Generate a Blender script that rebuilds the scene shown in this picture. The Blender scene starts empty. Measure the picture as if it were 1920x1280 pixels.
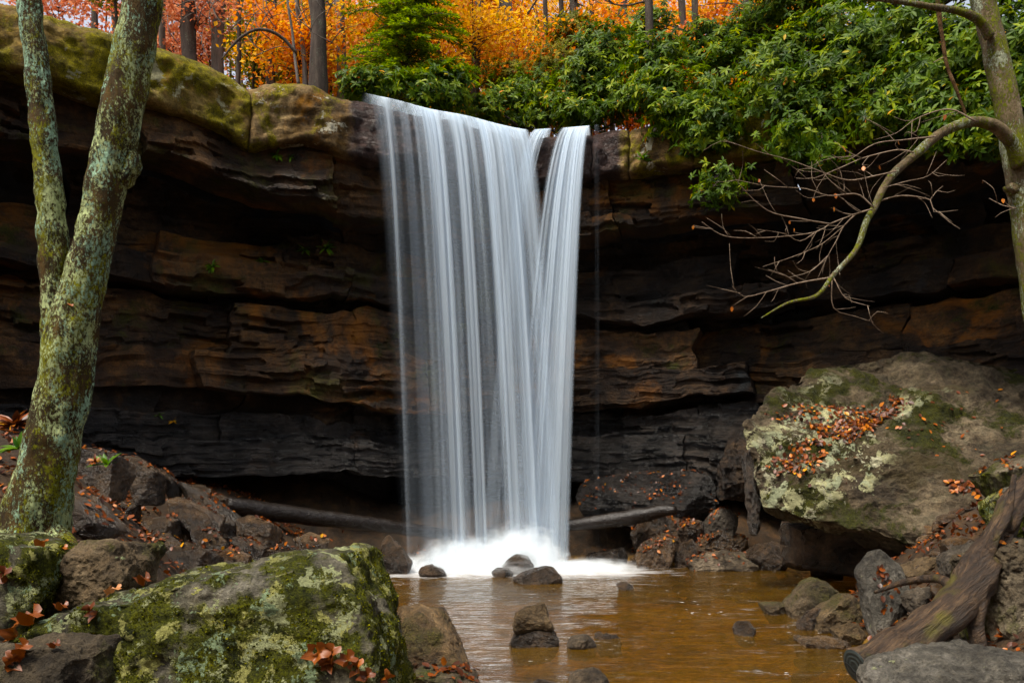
import bpy, bmesh, math, random
import numpy as np
from mathutils import Vector, Matrix

# ------------------------------------------------------------------ camera, sky, sun, exposure
SC = bpy.context.scene
F, H, HY = 1493.0, 2.2, 854.0            # focal length in photo pixels, eye height, horizon row
cam_d = bpy.data.cameras.new('camera'); cam = bpy.data.objects.new('camera', cam_d)
SC.collection.objects.link(cam); SC.camera = cam
cam_d.sensor_width = 36.0; cam_d.lens = 36.0 * F / 1920.0
cam_d.shift_y = (HY - 640.0) / 1920.0
cam_d.clip_start = 0.05; cam_d.clip_end = 800
cam.location = (0, 0, H); cam.rotation_euler = (math.pi / 2, 0, 0)

SUN_EL, SUN_ROT = math.radians(64), math.radians(222)
world = bpy.data.worlds.new('World'); SC.world = world; world.use_nodes = True
wn = world.node_tree; wn.nodes.clear()
sky = wn.nodes.new('ShaderNodeTexSky'); sky.sky_type = 'NISHITA'; sky.sun_disc = False
sky.sun_elevation = SUN_EL; sky.sun_rotation = SUN_ROT
sky.air_density = 1.0; sky.dust_density = 4.0; sky.ozone_density = 1.0; sky.altitude = 300
bg = wn.nodes.new('ShaderNodeBackground'); bg.inputs['Strength'].default_value = 0.10
wo = wn.nodes.new('ShaderNodeOutputWorld')
hs = wn.nodes.new('ShaderNodeHueSaturation'); hs.inputs['Saturation'].default_value = .42     # thin cloud: the sky's own gradient, paler
wn.links.new(sky.outputs[0], hs.inputs['Color']); wn.links.new(hs.outputs[0], bg.inputs[0]); wn.links.new(bg.outputs[0], wo.inputs[0])
sd = bpy.data.lights.new('sun', 'SUN'); sd.energy = 2.2; sd.angle = math.radians(20); sd.color = (1.0, 0.92, 0.79)
sun = bpy.data.objects.new('sun', sd); SC.collection.objects.link(sun)
S = Vector((math.sin(SUN_ROT) * math.cos(SUN_EL), math.cos(SUN_ROT) * math.cos(SUN_EL), math.sin(SUN_EL)))
sun.rotation_euler = (-S).to_track_quat('-Z', 'Y').to_euler(); sun.location = S * 60
SC.view_settings.view_transform = 'Standard'; SC.view_settings.look = 'None'
SC.view_settings.gamma = 1.0; SC.view_settings.exposure = 1.4
SC.cycles.max_bounces = 10; SC.cycles.diffuse_bounces = 3; SC.cycles.glossy_bounces = 2
SC.cycles.transmission_bounces = 3; SC.cycles.transparent_max_bounces = 28; SC.cycles.volume_bounces = 10
SC.cycles.use_denoising = True; SC.cycles.volume_step_rate = 1.0; SC.cycles.volume_max_steps = 128

random.seed(7); RNG = np.random.default_rng(7)
COL = SC.collection
A = np.array

def P(px, py, D):
    px, py, D = np.broadcast_arrays(A(px, float), A(py, float), A(D, float))
    return np.stack([(px - 960) / F * D, D, H + (HY - py) / F * D], -1)
def proj(co):
    return 960 + F * co[:, 0] / co[:, 1], HY - F * (co[:, 2] - H) / co[:, 1]

# ------------------------------------------------------------------ noise
_perm = np.random.default_rng(3).permutation(256).astype(np.int64)
_g = np.random.default_rng(4).normal(size=(256, 3)); _g /= np.linalg.norm(_g, axis=1)[:, None]
def pn(p):
    i = np.floor(p).astype(np.int64); f = p - i; w = f * f * f * (f * (f * 6 - 15) + 10)
    out = np.zeros(len(p))
    for dx in (0, 1):
        hx = _perm[(i[:, 0] + dx) & 255]; wx = w[:, 0] if dx else 1 - w[:, 0]
        for dy in (0, 1):
            hy = _perm[(hx + i[:, 1] + dy) & 255]; wy = wx * (w[:, 1] if dy else 1 - w[:, 1])
            for dz in (0, 1):
                h = _perm[(hy + i[:, 2] + dz) & 255]; g = _g[h]
                out += wy * (w[:, 2] if dz else 1 - w[:, 2]) * (g[:, 0] * (f[:, 0] - dx) + g[:, 1] * (f[:, 1] - dy) + g[:, 2] * (f[:, 2] - dz))
    return out
def fbm(p, o=4, lac=2.1, gain=0.5, seed=0):
    p = p + A([seed * 17.3, seed * 9.1, seed * 5.7]); a = 1.0; s = 0
    for k in range(o):
        s = s + a * pn(p); p = p * lac + 13.7; a *= gain
    return s
def sstep(a, b, x):
    t = np.clip((x - a) / (b - a), 0, 1); return t * t * (3 - 2 * t)

# ------------------------------------------------------------------ mesh helpers
def mesh_np(name, v, faces, smooth=True, attrs=None, uv=None):
    """faces: list of (n,k) index arrays"""
    if not isinstance(faces, list): faces = [faces]
    faces = [A(f) for f in faces if len(f)]
    me = bpy.data.meshes.new(name)
    me.vertices.add(len(v)); me.vertices.foreach_set('co', np.ascontiguousarray(v, np.float32).ravel())
    li = np.concatenate([f.ravel() for f in faces]).astype(np.int32)
    tot = np.concatenate([np.full(len(f), f.shape[1]) for f in faces]).astype(np.int32)
    st = np.concatenate([[0], np.cumsum(tot)[:-1]]).astype(np.int32)
    me.loops.add(len(li)); me.loops.foreach_set('vertex_index', li)
    me.polygons.add(len(tot)); me.polygons.foreach_set('loop_start', st); me.polygons.foreach_set('loop_total', tot)
    me.polygons.foreach_set('use_smooth', np.full(len(tot), smooth))
    for k, val in (attrs or {}).items():
        at = me.attributes.new(k, 'FLOAT', 'POINT'); at.data.foreach_set('value', np.ascontiguousarray(val, np.float32))
    me.update(calc_edges=True)
    return me
def obj(name, me, mat=None, parent=None, kind=None, label=None, cat=None, group=None):
    o = bpy.data.objects.new(name, me); COL.objects.link(o)
    if mat is not None and me is not None and len(me.materials) == 0: me.materials.append(mat)
    if parent: o.parent = parent
    if kind: o['kind'] = kind
    if label: o['label'] = label
    if cat: o['category'] = cat
    if group: o['group'] = group
    return o
def empty(name, loc, label, cat, group=None):
    o = obj(name, None, None, None, None, label, cat, group); o.location = loc; o.empty_display_size = 0.1
    return o
def part(name, v, faces, mat, root, **kw):
    return obj(name, mesh_np(name, v - A(root.location), faces, **kw), mat, root)
def grid_faces(nr, nc, flip=False):
    i = np.arange(nr - 1)[:, None] * nc + np.arange(nc - 1)[None]
    q = np.stack([i, i + 1, i + nc + 1, i + nc], -1).reshape(-1, 4)
    return q[:, ::-1] if flip else q

_ico = {}
def ico(n):
    if n not in _ico:
        bm = bmesh.new(); bmesh.ops.create_icosphere(bm, subdivisions=n, radius=1)
        bm.verts.ensure_lookup_table()
        v = A([x.co[:] for x in bm.verts]); v /= np.linalg.norm(v, axis=1)[:, None]
        f = A([[l.vert.index for l in x.loops] for x in bm.faces]); bm.free(); _ico[n] = (v, f)
    return _ico[n]
def vnormals(v, f):
    n = np.cross(v[f[:, 1]] - v[f[:, 0]], v[f[:, 2]] - v[f[:, 0]]); out = np.zeros_like(v)
    for k in range(3): np.add.at(out, f[:, k], n)
    return out / (np.linalg.norm(out, axis=1)[:, None] + 1e-9)

def rock_geo(pts, n=5, p=60, amp=0.05, freq=2.0, strata=0.0, seed=0, sn=(0, 0, 1), chips=4):
    """a faceted stone: the convex hull of pts, edges worn round, chipped and roughened"""
    pts = A(pts, float); c = pts.mean(0)
    bm = bmesh.new()
    for q in pts: bm.verts.new(q)
    r = bmesh.ops.convex_hull(bm, input=bm.verts[:])
    bmesh.ops.recalc_face_normals(bm, faces=bm.faces[:])
    nn, dd = [], []
    for fc in bm.faces:
        if fc.calc_area() < 1e-8: continue
        m = A(fc.normal[:]); d = m @ (A(fc.verts[0].co[:]) - c)
        if d < 0: m, d = -m, -d
        nn.append(m); dd.append(max(d, 1e-3))
    bm.free()
    ext = (pts.max(0) - pts.min(0)) / 2
    rg = np.random.default_rng(seed + 100)
    nn, dd = A(nn), A(dd)
    for k in range(chips):                                   # broken corners
        m = rg.normal(size=3); m /= np.linalg.norm(m)
        sup = ((pts - c) @ m).max(); nn = np.vstack([nn, m]); dd = np.append(dd, sup * rg.uniform(.76, .94))
    v, f = ico(n); d = v * ext
    q = np.maximum(0, (d @ nn.T) / dd); mx = q.max(1)
    rr = 1 / (mx * ((q / mx[:, None]) ** p).sum(1) ** (1 / p))
    co = d * rr[:, None]
    s = float(np.mean(ext))
    nv = vnormals(co, f); w = co + c
    dsp = amp * s * 1.5 * fbm(w * freq / s, 6, gain=.55, seed=seed) - amp * s * 1.3 * np.abs(fbm(w * freq * 1.7 / s, 5, gain=.55, seed=seed + 5))
    stp = fbm(w * freq * .8 / s, 2, seed=seed + 8) * 5; dsp = dsp + amp * s * .55 * (np.floor(stp) + sstep(.75, 1, stp - np.floor(stp))) * .5     # flaked steps
    if strata:
        t = (w @ A(sn)); dsp = dsp + strata * s * fbm(np.stack([w[:, 0] * .6 / s, w[:, 1] * .6 / s, t * 9 / s], 1), 3, seed=seed + 2)
    dsp = dsp - np.percentile(dsp, 88)                       # wear only eats inwards, so the outline keeps its size
    co = co + nv * dsp[:, None] + c
    return co, f
ROCKS = {}
def moss_map(co): return .62 + .7 * fbm(co * 2.6, 4, seed=33)
def rock(name, label, pts, mat, cat='rock', key=None, group=None, flat=True, **kw):
    if key in ('fore', 'mossA'): flat = False
    if key in ('cornerL', 'mossB', 'botR', 'darkR', 'wedge'): kw['n'] = 6
    co, f = rock_geo(pts, **kw)
    base = A([co[:, 0].mean(), co[:, 1].mean(), co[:, 2].min()])
    at = None
    if mat is M['fore']: at = {'moss': moss_map(co)}
    if key == 'big':
        qx, qy = proj(co); at = {'growth': np.exp(-((qx - 1530) / 150) ** 2 - ((qy - 860) / 130) ** 2) * .8 + .3 * np.exp(-((qx - 1720) / 60) ** 2 - ((qy - 730) / 40) ** 2)}
    o = obj(name, mesh_np(name, co - base, f, attrs=at, smooth=not flat), mat, None, None, label, cat, group); o.location = base
    if key: ROCKS[key] = (co, f)
    return o
def outline(poly, D, depth, lean=0.0, fs=.78, bs=.72):
    """hull points of a stone from its traced outline, its distance and its depth; lean: top recedes"""
    m = P([q[0] for q in poly], [q[1] for q in poly], D); c = m.mean(0)
    h = (m[:, 2] - m[:, 2].min()) / max(1e-6, np.ptp(m[:, 2]))
    rg = np.random.default_rng(int(abs(poly[0][0] * 7 + poly[0][1])) + 3); n = len(m); j = lambda k: rg.uniform(-1, 1, (k, 3)) * A([(1 - fs) * .4, .15, (1 - fs) * .4]) * A([np.ptp(m[:, 0]), depth, np.ptp(m[:, 2])])
    m2 = P([q[0] for q in poly], [q[1] for q in poly], D + lean * h); c2 = m2.mean(0)
    fr = (c2 + (m2 - c2) * fs)[::2]; fr = fr + j(len(fr))
    bk = (c + (m - c) * bs + A([0, 1, 0]) * (depth + lean * h * .4)[:, None])[::3]; bk = bk + j(len(bk))
    mid = P([q[0] for q in poly], [q[1] for q in poly], D + depth * .35 + lean * h + rg.uniform(-.2, .2, n) * depth)
    return np.vstack([fr, mid, bk])

def smooth_path(pts, rad, step):
    pts = A(pts, float); rad = A(rad, float)
    ext = np.vstack([2 * pts[0] - pts[1], pts, 2 * pts[-1] - pts[-2]]); o, r = [], []
    for i in range(len(pts) - 1):
        p0, p1, p2, p3 = ext[i:i + 4]; n = max(2, int(np.linalg.norm(p2 - p1) / step)); t = np.linspace(0, 1, n, endpoint=False)[:, None]
        o.append(.5 * (2 * p1 + (p2 - p0) * t + (2 * p0 - 5 * p1 + 4 * p2 - p3) * t ** 2 + (3 * p1 - p0 - 3 * p2 + p3) * t ** 3))
        r.append(rad[i] + (rad[i + 1] - rad[i]) * t[:, 0])
    return np.vstack(o + [pts[-1:]]), np.concatenate(r + [rad[-1:]])
def tube_geo(pts, rad, sides=8, step=.1, rough=0.0, rf=4.0, seed=0, caps=True, ridge=0.0):
    c, r = smooth_path(pts, rad, step); n = len(c)
    t = np.gradient(c, axis=0); t /= np.linalg.norm(t, axis=1)[:, None] + 1e-9
    u = np.cross(t[0], [0.3, 1, 0.2]); u /= np.linalg.norm(u); U = [u]
    for k in range(1, n):
        u = U[-1] - t[k] * (U[-1] @ t[k]); U.append(u / np.linalg.norm(u))
    U = A(U); W = np.cross(t, U); a = np.linspace(0, 2 * np.pi, sides, endpoint=False)
    d = U[:, None] * np.cos(a)[None, :, None] + W[:, None] * np.sin(a)[None, :, None]
    v = (c[:, None] + d * r[:, None, None])
    if rough:
        w = v.reshape(-1, 3); k = fbm(w * rf, 4, seed=seed).reshape(n, sides)
        if ridge:
            s = np.cumsum(np.linalg.norm(np.gradient(c, axis=0), axis=1))
            q = np.stack([np.repeat(np.cos(a)[None] * 3.2, n, 0), np.repeat(np.sin(a)[None] * 3.2, n, 0), np.repeat(s[:, None] * 1.6, sides, 1)], -1).reshape(-1, 3)
            k = k + ridge * fbm(q, 3, seed=seed + 3).reshape(n, sides)
        v = v + d * (k * rough)[..., None] * (r / r.max())[:, None, None]
    v = v.reshape(-1, 3)
    i = np.arange(n - 1)[:, None] * sides; j = np.arange(sides)[None]; j2 = (j + 1) % sides
    q = np.stack([i + j, i + j2, i + sides + j2, i + sides + j], -1).reshape(-1, 4)
    fs = [q]
    if caps:
        v = np.vstack([v, c[0], c[-1]]); m = n * sides; jj = np.arange(sides); k2 = (jj + 1) % sides
        fs.append(np.stack([k2, jj, np.full(sides, m)], 1)); fs.append(np.stack([(n - 1) * sides + jj, (n - 1) * sides + k2, np.full(sides, m + 1)], 1))
    return v, fs
def join_geo(gs):
    V, Q, T, o = [], [], [], 0
    for v, fs in gs:
        V.append(v)
        for f in (fs if isinstance(fs, list) else [fs]):
            (Q if f.shape[1] == 4 else T).append(f + o)
        o += len(v)
    out = []
    if Q: out.append(np.vstack(Q))
    if T: out.append(np.vstack(T))
    return np.vstack(V), out

# leaf templates: along +Y from the stalk, normal +Z
def leaf_t(w, fold=.08, droop=.12, mid=.45):
    v = A([[0, 0, 0], [-w * .8, mid * .55, fold * .7], [-w, mid + .12, fold * .8 - droop * .3], [-w * .5, .84, fold * .4 - droop * .7], [0, 1, -droop],
           [w * .5, .84, fold * .4 - droop * .7], [w, mid + .12, fold * .8 - droop * .3], [w * .8, mid * .55, fold * .7], [0, .5, -droop * .22]])
    f = A([[8, 1, 0], [8, 2, 1], [8, 3, 2], [8, 4, 3], [8, 5, 4], [8, 6, 5], [8, 7, 6], [8, 0, 7]]); return v, f
LEAF_LONG = leaf_t(.17, .06, .16, .5)
LEAF_OVAL = leaf_t(.33, .10, .10, .4)
LEAF_SMALL = (A([[0, 0, 0], [-.36, .45, .07], [0, 1, -.06], [.36, .45, .07]]), A([[0, 3, 2], [0, 2, 1]]))
def frames(axis, nrm):
    y = axis / (np.linalg.norm(axis, axis=1)[:, None] + 1e-9); z = nrm - y * (nrm * y).sum(1)[:, None]
    z /= np.linalg.norm(z, axis=1)[:, None] + 1e-9; x = np.cross(y, z); return np.stack([x, y, z], 2)
def scatter(tpl, pos, R, sc, rnd=None):
    tv, tf = tpl; n = len(pos)
    v = np.einsum('nij,vj->nvi', R, tv) * A(sc)[:, None, None] + pos[:, None]
    f = tf[None] + (np.arange(n) * len(tv))[:, None, None]
    r = RNG.random(n) if rnd is None else rnd
    return v.reshape(-1, 3), f.reshape(-1, tf.shape[1]), np.repeat(r, len(tv))
def unit(n, rg=None):
    d = (rg or RNG).normal(size=(n, 3)); return d / np.linalg.norm(d, axis=1)[:, None]

# ------------------------------------------------------------------ materials
def rich(c, k=1.32):
    l = .3 * c[0] + .6 * c[1] + .1 * c[2]; return tuple(max(0.0, l + (x - l) * k) for x in c)
class G:
    def __init__(s, name):
        s.m = bpy.data.materials.new(name); s.m.use_nodes = True; s.t = s.m.node_tree; s.t.nodes.clear()
        s.out = s.t.nodes.new('ShaderNodeOutputMaterial'); s.pos = s.n('NewGeometry').outputs['Position']
    def n(s, typ, ins=None, **at):
        x = s.t.nodes.new('ShaderNode' + typ)
        for k, v in at.items(): setattr(x, k, v)
        for k, v in (ins or {}).items():
            if hasattr(v, 'is_linked'): s.t.links.new(v, x.inputs[k])
            else: x.inputs[k].default_value = v
        return x
    def noise(s, scale, detail=6, rough=.6, vec=None, dist=0.0, st=None):
        v = vec or s.pos
        if st: v = s.n('VectorMath', {0: v, 1: st}, operation='MULTIPLY').outputs[0]
        return s.n('TexNoise', {'Vector': v, 'Scale': scale, 'Detail': detail, 'Roughness': rough, 'Distortion': dist}).outputs['Fac']
    def ramp(s, fac, stops, interp='LINEAR'):
        r = s.n('ValToRGB', {'Fac': fac}); e = r.color_ramp.elements; r.color_ramp.interpolation = interp
        while len(e) < len(stops): e.new(.5)
        for k, (p, c) in enumerate(stops):
            e[k].position = p; e[k].color = (*rich(c), 1) if isinstance(c, (tuple, list)) else (c, c, c, 1)
        return r.outputs['Color']
    def mix(s, fac, a, b, mode='MIX'):
        x = s.n('Mix', {}, data_type='RGBA', blend_type=mode)
        for k, v in ((0, fac), (6, a), (7, b)):
            if hasattr(v, 'is_linked'): s.t.links.new(v, x.inputs[k])
            else: x.inputs[k].default_value = v if k == 0 else (*rich(v), 1)
        return x.outputs[2]
    def math(s, op, a, b=0.0, c=None):
        d = {0: a, 1: b}
        if c is not None: d[2] = c
        return s.n('Math', d, operation=op).outputs[0]
    def bump(s, h, strength=.5, dist=.03, nrm=None):
        d = {'Height': h, 'Strength': strength, 'Distance': dist}
        if nrm is not None: d['Normal'] = nrm
        return s.n('Bump', d).outputs[0]
    def end(s, sh):
        s.t.links.new(sh, s.out.inputs['Surface']); return s.m
    def bsdf(s, col, rough=.8, nrm=None, spec=.3, **kw):
        d = {'Base Color': col if hasattr(col, 'is_linked') else (*col, 1), 'Roughness': rough, 'Specular IOR Level': spec}
        if nrm is not None: d['Normal'] = nrm
        d.update(kw); return s.n('BsdfPrincipled', d).outputs[0]

def rock_mat(name, cols, stain_sheen=None, moss=None, lichen=None, rough=(.75, .95), sc=1.0, bump=.6, spec=.25, strata=0.0, lscale=2.2, wet=False, lmask=None, tone=True, crest=False):
    g = G(name)
    n1 = g.noise(1.1 * sc, 9, .66); n2 = g.noise(7 * sc, 8, .7); n3 = g.noise(.35 * sc, 4, .55)
    c = g.ramp(n1, [(.33, cols[0]), (.49, cols[1]), (.64, cols[2])])
    nf = g.noise(30 * sc, 7, .75)
    c = g.mix(.85, c, g.ramp(n2, [(.32, (.3, .29, .28)), (.5, (.85, .85, .85)), (.68, (1.5, 1.47, 1.42))]), 'MULTIPLY')
    c = g.mix(.7, c, g.ramp(nf, [(.34, (.45, .44, .43)), (.5, (.95, .95, .95)), (.66, (1.45, 1.43, 1.4))]), 'MULTIPLY')
    h = g.math('ADD', g.math('MULTIPLY', n2, .8), g.math('MULTIPLY', nf, .4))
    if strata:
        ns = g.noise(1.0, 7, .62, st=(.7, .7, 9.0)); h = g.math('ADD', h, g.math('MULTIPLY', ns, strata))
        c = g.mix(.5, c, g.ramp(ns, [(.36, (.4, .38, .36)), (.52, (1, 1, 1)), (.66, (1.3, 1.25, 1.15))]), 'MULTIPLY')
    if stain_sheen:
        for col, lo, hi, k in stain_sheen:
            c = g.mix(g.ramp(g.noise(.55 * sc, 7, .66, dist=.6, vec=g.n('VectorMath', {0: g.pos, 1: (k, k * 2, 0)}, operation='ADD').outputs[0]), [(lo, 0.0), (hi, 1.0)]), c, col)
    oi = g.n('ObjectInfo').outputs['Random']; c = g.mix(.8 if tone else 0.0, c, g.ramp(oi, [(0, (.6, .6, .62)), (.5, (1, .95, .88)), (1, (1.35, 1.2, 1.02))]), 'MULTIPLY')
    rg = g.ramp(n1, [(.3, rough[0]), (.7, rough[1])])
    if moss:
        (m1, m2), lo, hi = moss
        mk = g.ramp(g.math('ADD', g.n('Attribute', attribute_name='moss').outputs['Fac'], g.math('MULTIPLY', g.math('SUBTRACT', g.noise(14, 6, .7), .5), .5)), [(lo, 0.0), (hi, 1.0)]) if crest else g.ramp(g.noise(.95, 9, .7, dist=.3), [(lo, 0.0), (hi, 1.0)])
        if crest:                                            # rain-washed crest stays bare
            nz_ = g.n('SeparateXYZ', {0: g.n('NewGeometry').outputs['Normal']}).outputs['Z']; cr = g.ramp(g.math('ADD', nz_, g.math('MULTIPLY', g.math('SUBTRACT', g.noise(3, 5, .6), .5), .5)), [(.88, 1.0), (1.0, .15)]); mk = g.math('MULTIPLY', mk, cr)
        mf = g.noise(60, 4, .8)
        mc = g.mix(g.ramp(g.noise(5, 6, .7), [(.35, 0.0), (.65, 1.0)]), m1, m2)
        mc = g.mix(.85, mc, g.ramp(mf, [(.36, (.18, .18, .18)), (.5, (.9, .9, .9)), (.64, (2.0, 2.0, 1.8))]), 'MULTIPLY')
        c = g.mix(mk, c, mc); h = g.math('ADD', h, g.math('MULTIPLY', g.math('MULTIPLY', mf, mk), .5))
        rg = g.mix(mk, rg, (1, 1, 1))
    if lichen:
        for (lc, lo, hi, k) in lichen:
            vv = g.n('VectorMath', {0: g.pos, 1: (k * 3.1, k, k * 1.7)}, operation='ADD').outputs[0]
            a = g.noise(lscale, 5, .62, vec=vv, dist=.35); b = g.noise(lscale * 8, 5, .7, vec=vv)
            lk = g.ramp(g.math('ADD', a, g.math('MULTIPLY', g.math('SUBTRACT', b, .5), .28)), [(lo, 0.0), (hi, 1.0)])
            if lmask: lk = g.math('MULTIPLY', lk, g.ramp(g.math('ADD', g.n('Attribute', attribute_name='growth').outputs['Fac'], g.math('MULTIPLY', g.math('SUBTRACT', g.noise(1.2, 4, .6), .5), 1.2)), [(.3, .03), (.55, 1.0)]))
            lcol = g.mix(.7, lc, g.ramp(g.noise(lscale * 14, 4, .75, vec=vv), [(.3, (.45, .45, .45)), (.7, (1.35, 1.35, 1.3))]), 'MULTIPLY')
            c = g.mix(lk, c, lcol); h = g.math('ADD', h, g.math('MULTIPLY', lk, .12))
            rg = g.mix(lk, rg, (1, 1, 1))
    if wet:                                                  # rock kept dark by the running water
        wa = g.n('Attribute', attribute_name='wet').outputs['Fac']
        wk = g.ramp(g.math('ADD', wa, g.math('MULTIPLY', g.math('SUBTRACT', g.noise(2.5, 6, .65, st=(1, 1, .35)), .5), .9)), [(.35, 0.0), (.62, 1.0)])
        c = g.mix(wk, c, g.ramp(n2, [(.3, (.016, .010, .009)), (.5, (.045, .029, .025)), (.7, (.12, .085, .075))])); rg = g.mix(wk, rg, (.32, .32, .32))
    return g.end(g.bsdf(c, rg, g.bump(h, min(1, bump * 1.2), .14), spec))

MOSS_DK = ((.020, .025, .002), (.125, .130, .008))
MOSS_YL = ((.075, .066, .005), (.38, .33, .012))
M = {}
M['cap'] = rock_mat('capstone', ((.035, .022, .009), (.19, .13, .045), (.40, .31, .15)), stain_sheen=[((.26, .13, .02), .54, .62, 6), ((.02, .015, .008), .56, .64, 11)], tone=False, moss=(MOSS_YL, .43, .52), lichen=[((.46, .44, .30), .62, .65, 1), ((.60, .58, .50), .67, .69, 7)], strata=.45, bump=1.0, wet=True)
M['cap2'] = rock_mat('capstone_bare', ((.04, .025, .013), (.17, .11, .05), (.36, .27, .16)), stain_sheen=[((.24, .12, .02), .56, .64, 6), ((.03, .02, .014), .56, .66, 11)], tone=False, moss=(MOSS_YL, .49, .57), lichen=[((.55, .52, .42), .61, .64, 4)], strata=.4, bump=1.0, wet=True)
M['capwet'] = rock_mat('wet_lip', ((.018, .013, .011), (.045, .032, .027), (.10, .075, .065)), stain_sheen=[((.10, .065, .03), .58, .72, 3)], rough=(.25, .6), strata=.4, spec=.5)
M['mid'] = rock_mat('brown_bed', ((.008, .005, .003), (.038, .022, .0105), (.125, .074, .034)), stain_sheen=[((.20, .092, .018), .54, .66, 5), ((.055, .055, .012), .56, .66, 9)], moss=(((.02, .022, .003), (.08, .075, .006)), .57, .66), rough=(.4, .8), strata=.35, bump=.9, spec=.4)
M['dark'] = rock_mat('dark_bed', ((.004, .003, .0025), (.018, .012, .008), (.065, .043, .025)), stain_sheen=[((.12, .056, .014), .57, .72, 2), ((.035, .045, .055), .60, .72, 8)], rough=(.3, .7), strata=.4, bump=.8, spec=.35)  # blue-grey patches paint in a wet sheen beside the ochre stain
M['wet'] = rock_mat('wet_shale', ((.005, .005, .005), (.015, .013, .012), (.042, .036, .032)), stain_sheen=[((.07, .035, .012), .62, .8, 7)], rough=(.22, .5), sc=1.6, strata=.9, bump=1.0, spec=.6)
M['fore'] = rock_mat('mossy_boulder', ((.03, .026, .018), (.12, .11, .08), (.30, .28, .23)), moss=(MOSS_DK, .38, .52), tone=False, crest=True,
                     lichen=[((.42, .41, .19), .575, .595, 1), ((.42, .44, .27), .575, .595, 6), ((.30, .37, .24), .60, .62, 11)], bump=1.0, lscale=4.6)
M['forel'] = rock_mat('bare_boulder', ((.03, .024, .016), (.115, .095, .068), (.27, .24, .19)), moss=(MOSS_DK, .46, .56), lichen=[((.30, .33, .20), .66, .68, 2)], bump=.9, lscale=3)
M['big'] = rock_mat('lichen_boulder', ((.022, .017, .011), (.080, .062, .042), (.19, .155, .11)), tone=False, stain_sheen=[((.045, .034, .016), .48, .60, 3)], moss=(((.02, .022, .003), (.06, .06, .006)), .52, .58),
                    lichen=[((.46, .45, .29), .535, .56, 3), ((.38, .40, .28), .56, .58, 8), ((.50, .48, .36), .60, .62, 14)], bump=1.0, lscale=3.4, lmask=.5)
M['slab'] = rock_mat('brown_slab', ((.016, .011, .007), (.052, .036, .022), (.115, .082, .052)), rough=(.10, .38), sc=2, bump=.6, spec=.55, strata=.2)
M['grey'] = rock_mat('grey_stone', ((.022, .018, .014), (.085, .070, .052), (.22, .19, .15)), moss=(MOSS_DK, .58, .68), rough=(.4, .8), sc=2, bump=.8, spec=.4)
M['pale'] = rock_mat('pale_stone', ((.035, .031, .026), (.13, .12, .10), (.30, .28, .245)), moss=(MOSS_DK, .62, .70), tone=False, lichen=[((.36, .37, .24), .66, .68, 5)], rough=(.5, .85), sc=1.6, bump=.9, spec=.35)
M['wetstone'] = rock_mat('wet_stone', ((.010, .007, .004), (.036, .025, .016), (.10, .07, .046)), rough=(.18, .45), sc=2.5, bump=.7, spec=.6)
M['poolrock'] = rock_mat('pool_rock', ((.04, .028, .016), (.10, .073, .042), (.22, .17, .11)), moss=(((.04, .04, .008), (.09, .08, .014)), .50, .64), rough=(.4, .8), sc=1.8, bump=.9, spec=.4)
M['forestfloor'] = rock_mat('forest_floor', ((.05, .022, .008), (.14, .055, .015), (.28, .12, .03)), sc=3, bump=1.0)

def bark_mat(name, cols, lichen, ltar, sc=1.0, vert=4.0):
    g = G(name)
    n1 = g.noise(9 * sc, 8, .7, st=(1, 1, 1 / vert)); n2 = g.noise(34 * sc, 5, .7, st=(1, 1, .6))
    c = g.ramp(n1, [(.3, cols[0]), (.5, cols[1]), (.72, cols[2])])
    h = g.math('ADD', g.math('MULTIPLY', n1, .8), g.math('MULTIPLY', n2, .5))
    for (lc, lo, hi, k) in lichen:
        vv = g.n('VectorMath', {0: g.pos, 1: (k, k * 2.3, k * .7)}, operation='ADD').outputs[0]
        a = g.noise(4.0 * sc, 4, .6, vec=vv, st=(1, 1, .6)); b = g.noise(46 * sc, 5, .78, vec=vv, st=(1, 1, .6))
        lk = g.ramp(g.math('ADD', a, g.math('MULTIPLY', g.math('SUBTRACT', b, .5), 1.25)), [(lo, 0.0), (hi, 1.0)])
        c = g.mix(lk, c, g.mix(.8, lc, g.ramp(n2, [(.3, (.5, .5, .5)), (.7, (1.35, 1.35, 1.35))]), 'MULTIPLY')); h = g.math('ADD', h, g.math('MULTIPLY', lk, .25))
    return g.end(g.bsdf(c, .9, g.bump(h, .9, .03), .2))
M['bark_lichen'] = bark_mat('lichen_bark', ((.010, .007, .004), (.035, .023, .010), (.10, .062, .025)),
                            [((.15, .15, .02), .53, .60, 9), ((.42, .47, .27), .545, .625, 2), ((.36, .50, .37), .59, .66, 5)], None, 1.0, 5)
M['bark_right'] = bark_mat('pale_bark', ((.05, .035, .022), (.13, .10, .065), (.24, .20, .14)), [((.13, .14, .03), .50, .60, 3), ((.34, .36, .27), .60, .66, 6)], None, 1.2, 2)
M['bark_twig'] = bark_mat('twig_bark', ((.10, .075, .055), (.22, .17, .13), (.36, .30, .24)), [], None, 2, 2)
M['bark_dark'] = bark_mat('forest_bark', ((.018, .014, .012), (.05, .04, .034), (.11, .09, .075)), [((.12, .13, .10), .62, .72, 4)], None, .8, 6)
M['bark_grey'] = bark_mat('grey_forest_bark', ((.05, .043, .038), (.12, .105, .092), (.22, .20, .18)), [], None, .8, 6)
M['log0'] = bark_mat('weathered_log', ((.022, .012, .006), (.075, .042, .02), (.17, .11, .065)), [((.08, .075, .012), .60, .70, 4)], None, 1.1, 1)
M['logwet'] = None
g = G('wet_log'); nn = g.noise(9, 7, .7, st=(.35, 1, 1))
M['logwet'] = g.end(g.bsdf(g.ramp(nn, [(.3, (.008, .006, .005)), (.7, (.014, .011, .009))]), .26, g.bump(nn, .8, .04), .3))

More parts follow.
